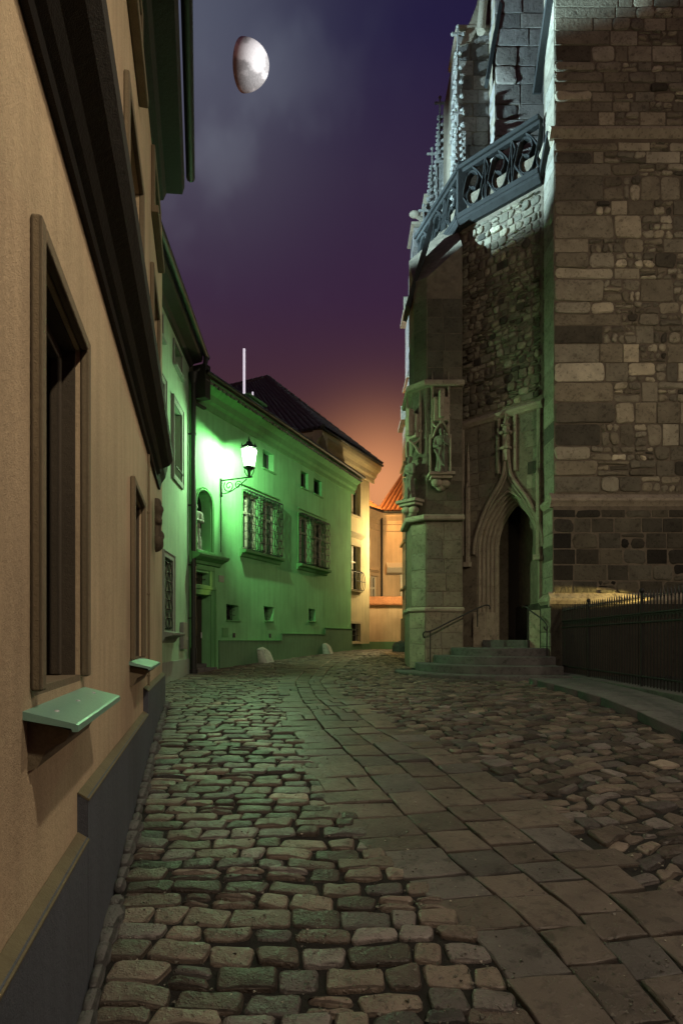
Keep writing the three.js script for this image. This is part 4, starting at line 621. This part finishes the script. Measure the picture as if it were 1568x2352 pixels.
{ // the wall that turns back behind the statue pier
  const w2 = part(church, 'flank_wall', [bx(0, lW, -1.3, 12.6, -1.5, 0)], M.ashlarDark, FW);
  masonry(w2, FW, .02, lW, 10.5, 12.4, { h: [.3, .44], w: [.4, .8], joint: .01, proud: .014, tone: [.14, .26] }, 41);
  // statue pier: chamfered shaft with steps and sloping top
  const plan = (i) => [[3.28 + .02, 16.6 + i], [2.27 + i * .5, 16.6 + i], [1.88 + i, 17.0 + i * .4], [1.9 + i, 18.4], [3.4, 18.4]];
  const prism = (i, h0, h1, cut) => { const g = new THREE.ExtrudeGeometry(poly(plan(i).map(([x, d]) => [x, -d])), { depth: h1 - h0, bevelEnabled: false }).applyMatrix4(new THREE.Matrix4().set(1, 0, 0, 0, 0, 0, 1, h0, 0, 1, 0, 0, 0, 0, 0, 1)); const p = flip(g); if (cut) { const q = p.attributes.position; for (let k = 0; k < q.count; k++) if (q.getY(k) > h1 - .01) q.setY(k, h1 + cut(q.getX(k), -q.getZ(k))); p.computeVertexNormals(); } return p; };
  const pier = part(church, 'statue_pier', [prism(0, -1.3, .82), prism(.06, .82, 3.3), prism(.09, 3.3, 6.9), prism(.13, 6.9, 9.4, (x, d) => (x - 1.9) * .9 + (d - 16.6) * 1.05)], M.mortar);
  const band = (h, o, t) => { const g = new THREE.ExtrudeGeometry(poly(plan(-o).map(([x, d], i) => [Math.min(x, 3.34), -d])), { depth: t, bevelEnabled: true, bevelSize: .025, bevelThickness: .03, bevelSegments: 1 }).applyMatrix4(new THREE.Matrix4().set(1, 0, 0, 0, 0, 0, 1, h, 0, 1, 0, 0, 0, 0, 0, 1)); return flip(g); };
  part(church, 'pier_moulding', [band(.80, .03, .06)], M.trim); part(church, 'pier_moulding', [band(3.28, .10, .08)], M.trim); part(church, 'pier_moulding', [band(6.92, .06, .1)], M.trim);
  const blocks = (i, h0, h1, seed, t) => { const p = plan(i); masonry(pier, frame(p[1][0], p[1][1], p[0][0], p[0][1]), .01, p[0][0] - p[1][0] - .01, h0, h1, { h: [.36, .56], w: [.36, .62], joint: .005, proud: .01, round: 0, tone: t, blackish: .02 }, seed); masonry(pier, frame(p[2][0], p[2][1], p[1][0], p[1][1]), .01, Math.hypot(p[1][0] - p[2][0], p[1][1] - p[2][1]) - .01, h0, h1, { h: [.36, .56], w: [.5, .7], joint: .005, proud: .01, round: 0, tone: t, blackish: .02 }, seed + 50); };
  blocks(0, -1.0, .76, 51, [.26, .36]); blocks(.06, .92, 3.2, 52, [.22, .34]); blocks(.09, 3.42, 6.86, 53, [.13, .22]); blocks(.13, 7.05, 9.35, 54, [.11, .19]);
  // canopies and corbels for the two figures
  const F1 = frame(2.27, 16.69, 3.3, 16.69), F3 = frame(1.95, 17.05, 2.31, 16.69);
  const canopy = (F, s, h) => part(church, 'canopy', [...[-.22, .22].flatMap((x) => [rb(s + x - .03, s + x + .03, h - .1, h + 1.3, .02, .1), new THREE.ConeGeometry(.05, .5, 4).translate(s + x, h + 1.5, .06), rb(s + x - .05, s + x + .05, h + .5, h + .55, .0, .13)]), rb(s - .2, s + .2, h + .34, h + 1.0, .0, .2, .03), rb(s - .07, s + .07, h + .4, h + 1.15, .1, .34, .03), tube([[s - .22, h + .3, .1], [s - .12, h + .16, .22], [s, h + .3, .3], [s + .12, h + .16, .22], [s + .22, h + .3, .1]], .03, 24, 5), tube([[s - .2, h - .06, .1], [s - .14, h + .12, .2], [s, h + .26, .3], [s + .14, h + .12, .2], [s + .2, h - .06, .1]], .035, 24, 5)], M.trim, F);
  const corbel = (F, s, h) => part(church, 'corbel', [rb(s - .36, s + .34, h - .09, h, 0, .42, .02), rb(s - .3, s + .28, h - .17, h - .09, 0, .35, .02), ...[[-.12, -.26, .2, .16], [.1, -.28, .18, .15], [0, -.36, .12, .14]].map(([a, b, c, r]) => new THREE.SphereGeometry(r, 8, 6).scale(1, .8, .9).translate(s + a, h + b, c))], M.trim, F);
  const niche = (F, s, h0, h1) => part(church, 'niche', [rb(s - .3, s - .25, h0, h1, 0, .07), rb(s + .25, s + .3, h0, h1, 0, .07)], M.trim, F);
  canopy(F1, .42, 6.0 - .42); corbel(F1, .42, 4.5); niche(F1, .42, 4.5, 5.6);
  canopy(F3, .12, 5.2); corbel(F3, .12, 3.85);
  statue('pier_statue', 'weathered robed statue on a corbel on the front of the church pier', figA, [2.27 + .42, 4.5, 16.46], -.35, 1.22, M.statue);
  const p2 = new THREE.Vector3(.12, 3.85, .22).applyMatrix4(F3); statue('pier_statue', 'robed statue in profile on the lower corbel at the left side of the pier', figB, [p2.x, p2.y, -p2.z], -.95, 1.2, M.statue);
}
{ // balustrade of flowing tracery on the portal wall and round the corner
  const run = (F, L, hA, bays, name) => {
    const H = 1.42, b = part(church, name, [rb(-.06, L, hA, hA + .16, -.12, .2, .03), rb(0, L, hA - .22, hA + .02, -.1, .12, .03)], M.tracery, F);
    part(b, 'hand_rail', [rb(-.06, L, hA + H, hA + H + .12, -.1, .18, .03), rb(-.04, L, hA + H - .1, hA + H + .02, -.06, .1, .02)], M.tracery, F);
    const w = L / bays, g = [], r = .045, y0 = hA + .16, y1 = hA + H - .1, m = (y0 + y1) / 2;
    const rib = (pts) => { const c = new THREE.CatmullRomCurve3(pts.map((p) => new THREE.Vector3(p[0], p[1], 0)), false, 'centripetal'); const sh = new THREE.Shape([[-.028, -.1], [.028, -.1], [.028, .06], [.012, .1], [-.012, .1], [-.028, .06]].map((p) => new THREE.Vector2(...p))); const n = 18, P = c.getSpacedPoints(n), v = [], idx = []; for (let i = 0; i <= n; i++) { const t = c.getTangentAt(i / n); const nx = -t.y, ny = t.x; for (const [a, z] of [[-.03, -.09], [.03, -.09], [.03, .05], [.008, .09], [-.008, .09], [-.03, .05]]) v.push(P[i].x + nx * a, P[i].y + ny * a, z); } for (let i = 0; i < n; i++) for (let k = 0; k < 6; k++) { const a = i * 6 + k, q = i * 6 + (k + 1) % 6; idx.push(a, q, q + 6, a, q + 6, a + 6); } const q = new THREE.BufferGeometry(); q.setAttribute('position', new THREE.Float32BufferAttribute(v, 3)); q.setIndex(idx); const e = clean(q); e.computeVertexNormals(); return e; };
    for (let i = 0; i < bays; i++) { const x = i * w, X = (t) => x + t * w;
      g.push(rib([[X(.02), y0], [X(.10), m - .1], [X(.35), y1 - .12], [X(.62), y1 - .16], [X(.72), m + .12], [X(.55), m - .05], [X(.38), m + .08]]));
      g.push(rib([[X(.98), y1], [X(.9), m + .1], [X(.65), y0 + .12], [X(.38), y0 + .16], [X(.28), m - .12], [X(.45), m + .05], [X(.62), m - .08]]));
      g.push(rib([[X(.02), y1], [X(.12), y1 - .25], [X(.05), m + .1]]), rib([[X(.98), y0], [X(.88), y0 + .25], [X(.95), m - .1]]), rib([[X(.1), m - .1], [X(.3), y0 + .2], [X(.5), y0]]), rib([[X(.9), m + .1], [X(.7), y1 - .2], [X(.5), y1]]));
      if (i) g.push(rib([[x, y0], [x, m], [x, y1]])); }
    part(b, 'tracery', g, M.tracery, F);
  };
  run(FD, lD - .08, 11.95, 3, 'balustrade'); run(FW, lW, 11.95, 3, 'balustrade');
  part(church, 'balustrade_post', [wbox(3.3, 3.56, 11.7, 13.6, 17.34, 17.6)], M.tracery);
  part(church, 'coping', [prof([[-.1, 11.7], [.1, 11.72], [.2, 11.85], [.2, 11.93], [-.1, 11.94]], -.02, lD - .06)], M.tracery, FD); part(church, 'coping', [prof([[-.1, 11.7], [.1, 11.72], [.2, 11.85], [.2, 11.93], [-.1, 11.94]], 0, lW + .08)], M.tracery, FW);
  part(church, 'porch_roof', [ext(poly([[2.6, -20.3], [3.4, -17.6], [5.3, -15.8], [6.5, -20.3]]), 0, .2).applyMatrix4(new THREE.Matrix4().set(1, 0, 0, 0, 0, 0, 1, 11.75, 0, 1, 0, 0, 0, 0, 0, 1))], M.tile);
}
{ // tower walls above, set back
  const t1 = part(church, 'tower_wall', [wbox(4.64, 9.5, 11.5, 21.5, 18.5, 22)], M.mortar);
  masonry(t1, frame(4.64, 18.5, 7, 18.5), 0, 2.1, 13, 20, { h: [.42, .62], w: [.5, 1.3], joint: .014, proud: .03, round: .15, rubble: .12, tone: [.24, .44], gamma: .9, blue: 1.25, pale: .15 }, 61);
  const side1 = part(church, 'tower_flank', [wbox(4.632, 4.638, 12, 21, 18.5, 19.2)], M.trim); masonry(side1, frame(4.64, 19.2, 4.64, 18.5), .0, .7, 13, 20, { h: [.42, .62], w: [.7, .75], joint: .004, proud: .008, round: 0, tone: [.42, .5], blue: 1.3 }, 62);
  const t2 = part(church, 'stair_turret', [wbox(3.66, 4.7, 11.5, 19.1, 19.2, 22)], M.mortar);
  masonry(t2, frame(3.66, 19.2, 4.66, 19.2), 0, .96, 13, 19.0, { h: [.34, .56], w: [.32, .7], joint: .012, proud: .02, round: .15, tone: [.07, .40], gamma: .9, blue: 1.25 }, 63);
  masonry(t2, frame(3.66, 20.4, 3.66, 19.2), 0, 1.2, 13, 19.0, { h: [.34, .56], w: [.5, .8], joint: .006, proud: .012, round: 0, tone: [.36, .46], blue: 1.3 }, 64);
  part(church, 'turret_cap', [rb(3.58, 4.7, 19.1, 19.25, -20.6, -19.1, .04)], M.trim);
  // flying buttresses and slanted copings against the sky
  part(church, 'flying_buttress', [ext(poly([[3.7, 18.6], [4.05, 18.75], [4.5, 19.6], [4.95, 21.6], [4.6, 21.6], [4.2, 19.8]]), -19.4, -19.12), bar([4.32, 18.9, -19.0], [4.65, 22.5, -19.0], .13, 10)], M.trim);
  part(church, 'slanted_coping', [ext(poly([[4.36, 16.95], [4.46, 16.9], [4.86, 19.2], [4.76, 19.3]]), -18.75, -18.45)], M.tracery);
}
// pinnacles: square shaft, gablets, crocketed spire and cross flower
function pinnacle(label0, x, d, h0, h1, h2, w) {
  const g = [rb(x - w, x + w, h0, h1, -d - w, -d + w, .02), rb(x - w * 1.3, x + w * 1.3, h1, h1 + .1, -d - w * 1.3, -d + w * 1.3, .02), new THREE.CylinderGeometry(.02, w * .95, h2 - h1 - .1, 4).rotateY(Math.PI / 4).translate(x, (h1 + .1 + h2) / 2, -d)];
  const R = rng(x * 100 | 0), n = 6;
  for (let k = 0; k < n; k++) { const t = (k + .4) / n, y = lerp(h1 + .15, h2 - .1, t), r = lerp(w * .85, .05, t); for (const [a, b] of [[-1, -1], [1, -1], [1, 1], [-1, 1]]) g.push(new THREE.IcosahedronGeometry(.075 * (1.2 - .5 * t), 0).scale(1.2, .8, 1.2).translate(x + a * r, y, -d + b * r)); }
  for (let k = 0; k < 5; k++) { const y = lerp(h0 + .4, h1 - .3, k / 4); g.push(rb(x - w - .03, x - w + .03, y - .3, y + .12, -d + w - .04, -d + w + .05, .01), rb(x + w - .04, x + w + .03, y - .3, y + .12, -d + w - .04, -d + w + .05, .01), new THREE.IcosahedronGeometry(.08, 0).translate(x - w - .04, y + .2, -d + w), new THREE.IcosahedronGeometry(.07, 0).translate(x + w + .02, y + .16, -d + w)); }
  g.push(rb(x - .03, x + .03, h2 - .1, h2 + .5, -d - .03, -d + .03, .01), rb(x - .16, x + .16, h2 + .24, h2 + .32, -d - .04, -d + .04, .02), new THREE.IcosahedronGeometry(.07, 0).translate(x, h2 + .5, -d), new THREE.IcosahedronGeometry(.06, 0).translate(x - .17, h2 + .28, -d), new THREE.IcosahedronGeometry(.06, 0).translate(x + .17, h2 + .28, -d));
  const m = part(church, 'pinnacle', g, stone(C(.36, .36, .34))); return m;
}
pinnacle('', 3.62, 19.05, 12.5, 15.6, 18.6, .17); pinnacle('', 3.46, 18.2, 12.2, 13.9, 15.4, .15);
pinnacle('', 3.86, 24, 16, 18.6, 20.8, .16); pinnacle('', 3.7, 25, 12, 17.6, 19.6, .2); pinnacle('', 3.98, 23, 12, 16.4, 18, .22); pinnacle('', 3.3, 24.6, 11, 15.2, 17.0, .16);
{
  part(church, 'gargoyle', [bar([3.5, 17.0, -24.9], [3.0, 17.15, -24.7], .09, 7), new THREE.IcosahedronGeometry(.15, 1).scale(1.5, 1, 1).translate(2.95, 17.2, -24.7)], M.trim);
  part(church, 'gable_roof', [ext(poly([[3.75, 18.5], [4.7, 18.5], [4.25, 21.5]]), -26, -24.2), ext(poly([[3.55, 15.2], [4.4, 17.3], [4.9, 15.2]]), -23.6, -22.6)], M.tile);
  part(church, 'choir_wall', [wbox(3.4, 6, -1, 18.4, 25.2, 29), wbox(2.85, 6, -1, 11.4, 20.4, 22.6)], M.ashlar);
  // far buttress in stages
  const Q = part(church, 'far_buttress', [wbox(2.62, 5.5, .9, 9.0, 25, 26.4), wbox(2.74, 5.5, 9.0, 13.6, 25.02, 26.3), wbox(2.88, 5.5, 13.6, 15.6, 25.04, 26.3), wbox(2.97, 5.5, 15.6, 17, 25.06, 26.2), wbox(2.56, 5.5, -1.2, .9, 24.95, 26.45)], M.mortar);
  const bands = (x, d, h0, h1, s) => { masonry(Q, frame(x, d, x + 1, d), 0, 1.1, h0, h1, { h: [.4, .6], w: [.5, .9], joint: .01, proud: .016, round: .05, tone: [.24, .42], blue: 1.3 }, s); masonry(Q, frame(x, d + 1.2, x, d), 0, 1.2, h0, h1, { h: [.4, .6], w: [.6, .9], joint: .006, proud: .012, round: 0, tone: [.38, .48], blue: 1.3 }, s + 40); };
  bands(2.62, 25, 1.1, 8.8, 71); bands(2.74, 25.02, 9.5, 13.3, 72); bands(2.88, 25.04, 13.9, 15.5, 73); bands(2.97, 25.06, 15.65, 16.9, 74);
  part(church, 'weathering', [prof([[0, 8.95], [.2, 8.95], [.2, 9.05], [-.1, 9.6]], -.2, 2).applyMatrix4(frame(2.62, 25, 3.62, 25)), prof([[0, 8.95], [.2, 8.95], [.2, 9.05], [-.1, 9.6]], 0, 1.4).applyMatrix4(frame(2.62, 26.4, 2.62, 25)), prof([[0, 13.4], [.22, 13.4], [.22, 13.5], [-.1, 14.1]], -.2, 2).applyMatrix4(frame(2.74, 25, 3.7, 25)), prof([[0, 13.4], [.22, 13.4], [.22, 13.5], [-.1, 14.1]], 0, 1.3).applyMatrix4(frame(2.74, 26.3, 2.74, 25))], M.trim);
  for (const [h, x] of [[7.2, 2.62], [4.0, 2.62], [2.1, 2.62], [10.7, 2.74], [16.95, 2.95]]) part(church, 'string_course', [wbox(x - .1, 5.4, h, h + .1, 24.9, 26.5)], M.trim);
  part(church, 'pier_coping', [ext(poly([[1.78, 9.3], [1.9, 9.26], [2.56, 11.55], [2.5, 11.75]]), -17.8, -17.0)], M.tracery);
}

// ---------------------------------------------------------------- steps, handrails, kerb and fence
{
  const s = thing('portal_steps', 'four curved dark stone steps leading up to the church portal', 'steps', [4.4, -.9, 15]);
  const disc = (r, h0, h1, bev) => { const c = [4.4, 16.3], p = [], xe = 5.07, a0 = -Math.acos((xe - c[0]) / r); for (let i = 0; i <= 30; i++) { const a = lerp(a0, -Math.PI * 1.08, i / 30); p.push([c[0] + Math.cos(a) * r, -(c[1] + Math.sin(a) * r)]); } p.push([c[0] - r * .6, -17.6], [xe, -16.6]); const g = new THREE.ExtrudeGeometry(poly(p), { depth: h1 - h0 - bev, bevelEnabled: true, bevelSize: bev, bevelThickness: bev, bevelSegments: 2, bevelOffset: -bev }).applyMatrix4(new THREE.Matrix4().set(1, 0, 0, 0, 0, 0, 1, h0, 0, 1, 0, 0, 0, 0, 0, 1)); return flip(g); };
  for (const [r, h0, h1] of [[2.42, -1.15, -.6], [1.92, -.6, -.4], [1.46, -.4, -.2]]) part(s, 'step', [disc(r, h0, h1, .02)], M.kerb);
  part(s, 'apron', [disc(2.78, -1.2, -.8, .012)], M.kerb);
  const R = rng(77); for (let i = 0; i < 24; i++) { const a = lerp(-1.36, -Math.PI * 1.0, (i + .5) / 24), c = Math.cos(a), sn = Math.sin(a), o = blob(-.155, .155, -.12, .12, .05, .014, R).map(([u, v]) => { const rr = 2.88 + v, aa = a + u / 2.9; return [4.4 + Math.cos(aa) * rr, -(16.3 + Math.sin(aa) * rr)]; }); const g = stoneGeo(o, -1.2, -.785, .035, .01, R, .01).applyMatrix4(new THREE.Matrix4().set(1, 0, 0, 0, 0, 0, 1, 0, 0, 1, 0, 0, 0, 0, 0, 1)); part(s, 'edge_stone', [flip(g)], M.kerb, null, { du: R() * 5, dv: R() * 5 }); }
}
{
  const rail = (label, pts, posts) => { const t = thing('handrail', label, 'handrail', [pts[0][0], -.8, pts[0][2]]); part(t, 'rail', [tube(pts.map(([x, h, d]) => [x, h, -d]), .02, 40, 7)], M.rail); for (const [x, h, d, b] of posts) part(t, 'post', [bar([x, b, -d], [x, h, -d], .016, 7)], M.rail); };
  rail('thin iron handrail rising to the left of the portal steps', [[2.2, .05, 16.25], [2.16, .14, 16.22], [2.2, .22, 16.2], [2.3, .22, 16.2], [3.0, .55, 16.25], [3.7, .88, 16.3], [3.86, .93, 16.3], [3.95, .9, 16.3], [3.94, .82, 16.3]], [[2.35, .24, 16.2, -.7], [3.62, .84, 16.3, .35]]);
  rail('short twisted iron handrail on the right jamb of the portal', [[4.6, .86, 15.6], [4.7, .84, 15.55], [4.75, .74, 15.4], [4.9, .58, 15.2], [5.0, .42, 15.0], [5.03, .3, 14.95], [4.98, .25, 14.95], [4.95, .33, 14.96]], [[4.72, .8, 15.5, -.35], [5.02, .32, 14.96, -.62]]);
}
const fx = (d) => 5.02 + (d - 12) * .056;
{
  const k = thing('stone_kerb', 'grey stone kerb with a narrow paved strip along the iron fence', 'kerb', [4.4, ground(9), 9]); const R = rng(8);
  for (let d = 3.2, i = 0; d < 12.7; i++) {                       // kerb slabs
    const l = lerp(.8, 1.15, R()), d1 = Math.min(d + l, 12.75), g0 = (x) => ground(x) + .11; const o = [[3.9, d + .006], [3.9, d1 - .006], [fx(d1) - .02, d1 - .006], [fx(d) - .02, d + .006]];
    const g = stoneGeo(o.map(([x, q]) => [x, -q]), -.4, 0, .022, 0, R, .004), p = g.attributes.position; for (let q = 0; q < p.count; q++) { const x = p.getX(q), z = p.getY(q), y = p.getZ(q); p.setXYZ(q, x, y + g0(-z), z); } g.computeVertexNormals(); part(k, 'kerb_slab', [g], M.kerb, null, { du: R() * 5, dv: R() * 5 }); d = d1;
  }
  const f = thing('iron_fence', 'black iron fence with spear points on a grey stone base in front of the church', 'fence', [5, -1, 10]);
  const base = (d0, d1, top) => { const v = []; const o = [[fx(d0), d0], [fx(d1), d1], [fx(d1) + .34, d1], [fx(d0) + .34, d0]]; return stoneGeo(o.map(([x, q]) => [x, -q]), -1.9, top, .02, 0, rng(d0 * 10 | 0), .003).applyMatrix4(new THREE.Matrix4().set(1, 0, 0, 0, 0, 0, 1, 0, 0, 1, 0, 0, 0, 0, 0, 1)); };
  for (let d = 3; d < 14.8; d += 1.48) part(f, 'base_stone', [flip(base(d + .004, Math.min(14.88, d + 1.476), -.79))], M.kerb, null, { du: d, dv: d * 2 });
  const X = (d) => fx(d) + .17, top = .45;
  for (const h of [.45, .30, -.62]) part(f, 'rail', [bar([X(3), h, -3], [X(14.85), h, -14.85], .017, 6)], M.iron);
  const shape = () => [new THREE.CylinderGeometry(.0115, .0115, 1.5, 6).translate(0, -.03, 0), new THREE.ConeGeometry(.026, .13, 5).translate(0, .78, 0), new THREE.SphereGeometry(.02, 6, 5).translate(0, .7, 0)];
  let first = null, ar = null; const step = .118;
  for (let d = 3.1, i = 0; d < 14.85; d += step, i++) {
    if (!first) { first = part(f, 'bar', shape().map((g) => g.translate(X(d), 0, -d)), M.iron); first.userData.d = 0; delete first.userData.d; first.p0 = [X(d), -d]; ar = part(f, 'arch', [new THREE.TorusGeometry(step, .008, 4, 8, Math.PI).rotateY(Math.PI / 2 - .056).translate(X(d + step), .31, -d - step)], M.iron); }
    else { const c = first.clone(); c.name = 'bar'; c.position.set(X(d) - first.p0[0], 0, -d - first.p0[1]); f.add(c); if (d < 14.6) { const q = ar.clone(); q.name = 'arch'; q.position.copy(c.position); f.add(q); } }
  }
  for (const d of [6.2, 8.5, 10.4, 13]) part(f, 'post', [bar([X(d), -.8, -d], [X(d), .8, -d], .026, 8), new THREE.SphereGeometry(.045, 8, 6).translate(X(d), .84, -d)], M.iron);
  part(null, 'churchyard_ground', [bx(5.3, 12, -1.3, -1.15, -14.95, -1)], M.dirt, null, { kind: 'structure' });
}
{ const g = stoneGeo(blob(2.0, 2.75, -24.5, -23.9, .25, .03, rng(3)), -.8, -.05, .22, .05, rng(4), .03).applyMatrix4(new THREE.Matrix4().set(1, 0, 0, 0, 0, 0, 1, 0, 0, 1, 0, 0, 0, 0, 0, 1)); part(null, 'rounded_guard_stone', [flip(g)], M.kerb, null, { label: 'low rounded grey stone at the foot of the far church buttress', category: 'guard stone' }); }

// ---------------------------------------------------------------- the moon, lit by the sun from the right
{
  const at = new THREE.Vector3(-48.2, 282, -300), r = 12.8;
  const mm = new THREE.MeshStandardMaterial({ color: C(1, 1, 1), roughness: 1 });
  mm.map = tex(512, (u, v) => { const mare = smooth(.40, .66, fbm(u * 4 + 3, v * 4 + 1, 4, 5)), sp = fbm(u * 60, v * 40, 60, 3); const x = .9 - .5 * mare + .22 * (sp - .5); return [x, x, x * 1.01]; });
  const v = at.clone().normalize(), e = new THREE.Vector3(at.x, at.y, 0).addScaledVector(v, -v.dot(new THREE.Vector3(at.x, at.y, 0))).normalize(), t = new THREE.Vector3().crossVectors(e, v), B = new THREE.Matrix4().makeBasis(t, e, v.clone().negate());
  const sun = new THREE.Vector3().addScaledVector(t, -.9).addScaledVector(e, -.14).addScaledVector(v, -.38).normalize(), g = new THREE.SphereGeometry(r, 64, 32, 0, Math.PI * 2, 0, Math.PI * .5).applyQuaternion(new THREE.Quaternion().setFromUnitVectors(new THREE.Vector3(0, 1, 0), sun));
  { const p = g.attributes.position, q = new THREE.Vector3(), uv = g.attributes.uv; for (let i = 0; i < p.count; i++) { q.fromBufferAttribute(p, i); uv.setXY(i, q.dot(t) / (2 * r) + .5, q.dot(e) / (2 * r) + .5); } }
  g.applyMatrix4(B.clone().multiply(new THREE.Matrix4().makeScale(1, .8, 1)).multiply(B.clone().transpose()));
  const m = new THREE.Mesh(g, mm); m.name = 'moon'; m.position.copy(at); m.userData = { label: 'bright gibbous moon high in the purple night sky', category: 'moon' }; scene.add(m);
  const l = new THREE.SpotLight(C(1, .98, .97), 56000, 0, .14, .3, 2); l.position.copy(at).addScaledVector(sun, 110).add(new THREE.Vector3(0, EY, 0)); l.target.position.copy(at).add(new THREE.Vector3(0, EY, 0)); l.castShadow = false; scene.add(l, l.target);
}
// everything above is measured from the eye's level: lift it
for (const o of scene.children) if ((o.isMesh || o.isGroup) && !o.isLight) o.position.y += EY;
scene.updateMatrixWorld(true);
renderer.render(scene, camera);
